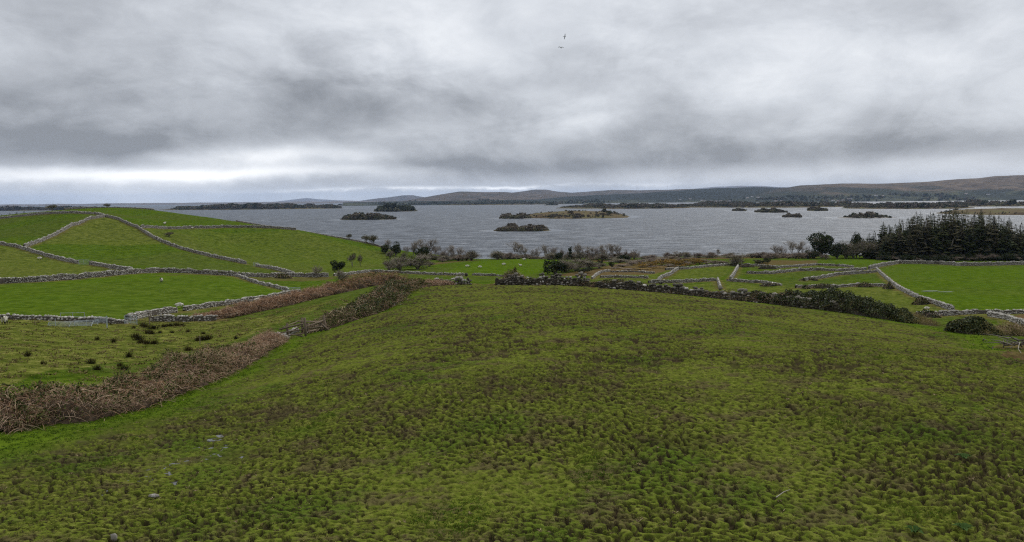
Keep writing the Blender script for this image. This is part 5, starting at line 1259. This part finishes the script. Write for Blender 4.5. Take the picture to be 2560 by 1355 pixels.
# ------------------------------------------------------------------ gates, hurdles, posts
def bar(g, a, b, r, m=0, n=6, tone=.5): g.tube([a, (np.asarray(a)+np.asarray(b))/2, b], r, n, m, tone, False)
def hurdle(label, pos, rz, w=2.4, h=1.1, bars=6, tilt=0.0, group='galvanised gates and hurdles', r=.022):
    o = empty('metal_gate', pos, label, 'gate', group, rz); o.rotation_euler = (tilt, 0, rz)
    for k in range(bars):
        g = Geo(); z = .12 + (h-.14)*k/(bars-1); bar(g, (-w/2, 0, z), (w/2, 0, z), r); obj('bar', g.mesh('bar', [M['galvanised']]), o)
    for x in (-w/2, 0, w/2):
        g = Geo(); bar(g, (x, .03, 0.02), (x, .03, h+.03), r*1.3); obj('upright', g.mesh('upright', [M['galvanised']]), o)
    return o
hurdle('upright galvanised hurdle gate at the end of the pen wall', hit(327, 813, 78), .15, 1.25, 1.05, 7)
hurdle('galvanised hurdle leaning against the pen wall', hit(248, 810, 79), -.2, 1.7, .8, 6, -.3)
hurdle('long galvanised hurdle lying low at the left of the pen', hit(172, 817, 75), .12, 4.2, .75, 5, -.9)
hurdle('galvanised rail frame standing behind the pen', hit(182, 803, 81), .05, 2.6, .95, 3)
hurdle('galvanised hurdle in the middle of the pen', hit(215, 813, 77), .3, 2.2, .6, 5, -.6)
hurdle('metal field gate closing the gap at the foot of the left hill', (np.array(pt(195,660,195)) + np.array(pt(225,663,190)))/2, -.1, 2.9, 1.25, 5, r=.03)
hurdle('metal gate below the open end of the hill wall', hit(640, 666, 232), -.4, 2.2, 1.2, 5, r=.03)
hurdle('metal gate at the corner below the bracken-grown walls', hit(735, 731, 133), .1, 2.2, .9, 4, r=.03)
def post(label, u, v, d, h, lean=0.0, m='weathered_wood', r=.06, name='fence_post'):
    p = hit(u, v, d); g = Geo(); g.tube([(0, 0, -.2), (lean*.5, 0, h*.5), (lean, 0, h)], [r*1.1, r, r*.9], 6, 0, .8, False); g.add([(lean + r*.9*math.cos(a), r*.9*math.sin(a), h) for a in np.arange(6)*1.047], np.array([[0, 1, 2, 3], [0, 3, 4, 5]]), 0, .9)
    obj(name, g.mesh(name, [M[m]]), None, p, label, 'post', 'posts around the sheep pen')
post('tall pale metal post at the front of the sheep pen', 268, 820, 74, 1.25, 0, 'galvanised', .06)
post('leaning wooden post at the left end of the short wall', 373, 811, 80.5, 1.15, .22)
post('wooden post where the short wall meets the bracken', 484, 806, 86, .85)
post('pale wooden stake before the dark rushes', 500, 861, 58, .75, 0.02, r=.04)
post('thin stake in the pasture left of the pen', 88, 812, 77, .75, 0, r=.025)
post('dark metal post standing in the pen', 139, 815, 75, .75, 0, 'galvanised', .035)
post('metal post beside the hurdle gate', 343, 813, 78, 1.0, .0, 'galvanised', .03)
def timber_frame():
    q = {k: np.array(pt(*p)) for k, p in dict(a=(706,848,56.5), b=(751,850,56), c=(712,818,61.5), d=(743,803,64.5), e=(806,838,58.5), f=(797,829,60)).items()}
    base = hit(757, 842, 57.5); o = empty('timber_frame', base, 'collapsed grey timber sheep frame of posts and rails at the hedge end', 'timber frame')
    def G(u, v, d, dz=0): return np.array(pt(u, v, d)) - base + np.array([0, 0, dz])
    def beam(name, a, b, w=.09, t=.5):
        g = Geo(); g.tube([a, (a+b)/2 + np.array([0, 0, .01]), b], [w/1.4]*3, 4, 0, t); obj(name, g.mesh(name, [M['weathered_wood']]), o)
    zf = lambda u, d, h: on(u, d) - base + np.array([0, 0, h])
    for u, d, h, l in ((706, 57.5, 1.45, 0), (752.5, 56.2, 1.7, -.05), (744, 62.5, 1.55, 0), (757, 60, 1.0, .02), (793, 59.0, 1.05, -.12), (804, 58.4, 1.05, -.1), (800, 61, 1.5, 0)):
        h *= .82; a = zf(u, d, -.2); b = a + np.array([l, 0, h+.2]); beam('post', a, b, .13, random.uniform(.1, .45))
    beam('post', zf(813, 57.6, -.05), G(800, 806, 58.4), .12, .2)
    beam('post', zf(749, 55.9, -.05), G(743, 838, 56.4), .08, .3)
    for a, b, w in ((G(699, 823.5, 57.3), G(756, 809.5, 56.3), .10), (G(744, 803, 62.5), G(800, 805, 61), .10), (G(707, 818.5, 57.5), G(744, 803.5, 62.5), .08), (G(755, 821, 56.2), G(808, 801, 58.5), .10),
                    (G(702, 832, 57.2), G(756, 824, 56.2), .08), (G(708, 840, 57.1), G(755, 834.5, 56.1), .09), (G(757, 822, 56.4), G(806, 816.5, 58.5), .10), (G(760, 832, 56.4), G(792, 824, 58.8), .09), (G(722, 834, 57), G(752, 815, 56.2), .07), (G(744, 810, 62.4), G(798, 814, 60.9), .07)):
        beam('rail', a, b, w, random.uniform(.45, .9))
timber_frame()
# heap of stones beside the frame
for q, (u, v, d) in enumerate([(688,838,56.5),(697,836,57),(704,842,56.5),(712,845,56.3),(694,845,55.8),(702,850,55.5),(716,838,57.5),(683,843,56),(725,833,58),(735,828,59),(690,850,55),(676,846,56),(668,842,57.5),(742,826,60)]):
    p = hit(u, v+6, d); o = obj('stone', stone_meshes()[0][q % 10], None, p + np.array([0, 0, .18]), 'grey tumbled stone beside the collapsed timber frame', 'stone', 'tumbled stones beside the timber frame'); o.scale = (.34, .28, .24); o.rotation_euler = (.2*q, .1*q, q)

# ------------------------------------------------------------------ rushes, puddles, birds, debris
def rush_mesh(seed):
    r = np.random.default_rng(seed); n = 170; P = np.concatenate([r.normal(size=(n, 2))*.15, np.full((n, 1), -.03)], 1); D = np.concatenate([P[:, :2]*.7 + r.normal(size=(n, 2))*.16, np.ones((n, 1))], 1); D /= np.linalg.norm(D, axis=1, keepdims=True)
    V, F = ribbons(P, D, r.uniform(.4, .85, n), .014, r, .12, 2); g = Geo(); g.add(V, F, 0, np.repeat(np.clip(r.normal(.4, .25, n), 0, 1), 6)); return g.mesh('rush_clump', [M['rush']])
RM = [rush_mesh(q) for q in range(4)]
RU = [(69,892,46,.62,.85,'lone black rush clump on the open left pasture'), (357,816,77,1.3,.8,None), (363,818,76,1.4,.8,None), (383,822,74,1.9,.9,None), (372,834,69,1.6,.9,None), (380,836,68.5,1.3,.8,None), (339,843,65,1.5,.9,None), (346,851,62,1.6,1.0,None), (352,858,60,1.3,.8,None), (368,860,59,1.2,.7,None), (385,860,59,1.3,.8,None),
      (410,818,76,1.6,.8,None), (425,816,77,1.6,.8,None), (440,815,78,1.5,.8,None), (455,815,79,1.3,.7,None), (334,821,75,.7,.6,None), (506,850,61,1.5,.9,'dark rush clump behind the pale wooden stake'), (519,849,61.5,1.6,.9,'broad dark rush clump right of the pale wooden stake'), (495,852,61,1.0,.7,None), (508,836,68,.7,.6,None),
      (471,877,55,1.2,.8,'rush clump at the top edge of the bramble bank'), (322,893,49,1.0,.8,None), (284,856,60,.8,.7,None), (243,849,61,.8,.6,None), (228,910,46,.9,.7,None), (244,925,43,.9,.6,None), (108,911,44,.6,.5,None), (300,915,46,.6,.5,None), (310,925,45,.9,.6,None), (278,813,78,.7,.5,None), (400,832,70,.8,.5,None), (430,832,70,.8,.5,None), (470,830,71,.7,.6,None), (590,848,66,.7,.6,None)]
for q, (u, v, d, sx, sz, lab) in enumerate(RU):
    p = hit(u, v, d); o = obj('rush_clump', RM[q % 4], None, p, lab or 'dark brown-green rush clump in the rough left pasture', 'rush', 'rush clumps in the left pasture'); o.scale = (sx*.72, sx*.72, sz*.8); o.rotation_euler = (0, 0, q*1.3)
def puddle_mesh(seed, water='puddle_water'):
    r = np.random.default_rng(seed); n = 22; a = np.linspace(0, 6.283, n, endpoint=False); R_ = 1 + .35*pn(np.cos(a)*1.6+seed, np.sin(a)*1.6, seed)*2
    V = np.concatenate([[[0, 0, 0]], np.stack([np.cos(a)*R_, np.sin(a)*R_*.8, np.zeros(n)], -1)]); return mesh_np('puddle', V, np.array([[0, 1+i, 1+(i+1) % n] for i in range(n)]), mats=[M[water]])
PM = [puddle_mesh(q) for q in range(4)]
for q, (u, v, s) in enumerate([(505,1066,.28),(520,1073,.2),(567,1080,.22),(538,1092,.42),(580,1097,.2),(558,1107,.25),(473,1120,.3),(513,1121,.3),(547,1120,.26),(520,1140,.34),(592,1143,.25),(443,1155,.25),(410,1164,.25),(333,1175,.25),(386,1174,.32),(317,1201,.42),(348,1190,.25),(372,1186,.22),(400,1205,.22),(215,1232,.3),(218,1246,.22),(42,1236,.22),(130,1237,.22),(265,1243,.2)]):
    p = on(u, hit(u, v)[1]); zz = float(np.mean([zsurf(np.array([p[0]+a]), np.array([p[1]+b]))[0][0] for a in (-.2, 0, .2) for b in (-.2, 0, .2)])) - .03
    o = obj('puddle', PM[q % 4], None, (p[0], p[1], zz), 'small sky-grey puddle in the hoof-marked turf at lower left', 'puddle', 'puddles in the hoof marks'); o.scale = (s*1.25, s*1.25, 1); o.rotation_euler = (0, 0, q)
p = hit(2325, 728, 152); pz = hit(2325, 728, 152)[2]
o = obj('puddle', PM[1], None, (p[0], p[1], pz + .06), 'pale strip of standing water in the smooth right-hand field', 'puddle'); o.scale = (2.1, .45, 1)
p = hit(2365, 730, 150); o = obj('puddle', PM[2], None, (p[0], p[1], p[2] + .06), 'thinner pale strip of water right of the larger one in the smooth field', 'puddle'); o.scale = (1.7, .28, 1)
def gull_mesh():
    g = Geo(); P = [(-.30, 0, 0), (-.16, 0, .0), (0, 0, .01), (.14, 0, .02), (.22, 0, .03), (.29, 0, .02)]
    g.tube(P, [.012, .055, .075, .06, .04, .01], 8, 0, .75, False)
    for s in (-1, 1):
        a = np.array([[.10, .04*s, .03], [-.08, .04*s, .02], [.14, .30*s, .16], [-.05, .30*s, .14], [.02, .66*s, .06], [-.07, .62*s, .05]]); V = np.concatenate([a, a - [0, 0, .018]])
        g.add(V, np.array([[0, 2, 3, 1], [2, 4, 5, 3], [6, 7, 9, 8], [8, 9, 11, 10], [0, 6, 8, 2], [2, 8, 10, 4], [1, 3, 9, 7], [3, 5, 11, 9], [4, 10, 11, 5]]), 0, .35)
    g.add([(-.26, -.03, 0), (-.26, .03, 0), (-.42, .08, 0), (-.42, -.08, 0)], np.array([[0, 1, 2, 3]]), 0, .6)
    return g.mesh('gull', [M['gull_feather']])
GU = gull_mesh()
o = obj('gull', GU, None, pt(1412, 91.5, 165), 'upper gull, banking steeply with wings one above the other', 'bird', 'gulls in the sky'); o.rotation_euler = (1.35, .1, -.35)
o = obj('gull', GU, None, pt(1402, 119, 165), 'lower gull, gliding level with spread wings', 'bird', 'gulls in the sky'); o.rotation_euler = (-.15, -.3, -1.9)
def brush_heap():
    r = np.random.default_rng(8); p = hit(2552, 872, 38); o = empty('brush_heap', p, 'heap of dark cut branches at the right edge of the field', 'brush heap')
    for q in range(46):
        a = r.uniform(0, 6.28); b = np.array([r.normal()*.7, r.normal()*.5, r.uniform(.0, .45)]); L = r.uniform(.5, 1.5); e = b + np.array([math.cos(a)*L, math.sin(a)*L*.7, r.uniform(-.1, .5)])
        g = Geo(); g.tube([b, (b+e)/2 + r.normal(size=3)*.08, e], [.035, .026, .01], 5, 0, float(r.uniform(0, .6)), False); obj('branch', g.mesh('branch', [M['bark' if q % 6 else 'pale_bark']]), o)
brush_heap()
def stick(label, pts, r=.02):
    P = np.array(pts); o = P[0].copy(); g = Geo(); g.tube(P-o, np.linspace(r, r*.4, len(P)), 5, 0, .9, False); obj('stick', g.mesh('stick', [M['pale_bark']]), None, o, label, 'stick')
def sp_(u, v, h=.08): p = hit(u, v); return p + np.array([0, 0, h])
stick('bent pale stick lying near the right edge of the field', [sp_(2560,868,.3), sp_(2548,872,.35), sp_(2545,879,.15), sp_(2553,886,.05)], .022)
stick('forked thin twig on the grass at lower right', [sp_(1940,1255,.1), sp_(1960,1245,.14), sp_(1975,1237,.12)], .012)
g = Geo(); r = np.random.default_rng(4)
def dock(label, u, v):
    p = hit(u, v); g = Geo(); r = np.random.default_rng(int(u))
    for q in range(9):
        a = q*.75 + r.normal()*.2; L = r.uniform(.14, .24); o_ = np.array([math.cos(a), math.sin(a), 0]); s = np.array([-o_[1], o_[0], 0])*L*.24; z = np.array([0, 0, 1.])
        V = [z*.0, o_*L*.5 + s + z*.10, o_*L + z*.07, o_*L*.5 - s + z*.10, o_*L*.5 + z*.08]
        g.add(V, np.array([[0, 1, 4], [1, 2, 4], [2, 3, 4], [3, 0, 4]]), 0, float(r.uniform(.2, .8)))
    obj('dock_plant', g.mesh('dock_plant', [M['dock_leaf']]), None, p + np.array([0, 0, .03]), label, 'plant')
dock('broad-leaved weed at the bottom right, larger of two', 2410, 1328); dock('blue-green rosette weed at the bottom right, left of the larger', 2285, 1335); dock('dark leafy weed standing alone in the lower right turf', 2410, 1150)
o = obj('stone', stone_meshes()[0][3], None, hit(385, 1244) + np.array([0, 0, .04]), 'single white stone on the grass at lower left', 'stone'); o.scale = (.14, .06, .05)
o = obj('stone', stone_meshes()[0][4], None, hit(286, 1349) + np.array([0, 0, .04]), 'small pale upright stone at the bottom left edge', 'stone'); o.scale = (.06, .05, .09)

# ------------------------------------------------------------------ air
HAZE = 2.2e-5
hm = bpy.data.materials.new('haze'); hm.use_nodes = True; hm.node_tree.nodes.clear()
ho = hm.node_tree.nodes.new('ShaderNodeOutputMaterial'); hv = hm.node_tree.nodes.new('ShaderNodeVolumePrincipled')
hv.inputs['Color'].default_value = (.50, .68, 1.0, 1); hv.inputs['Density'].default_value = HAZE; hv.inputs['Anisotropy'].default_value = .0
hm.node_tree.links.new(hv.outputs[0], ho.inputs['Volume'])
g = Geo(); g.box((0, 17500, 210), 56000, 38000, 440)
obj('haze', g.mesh('haze', [hm]), kind='stuff')
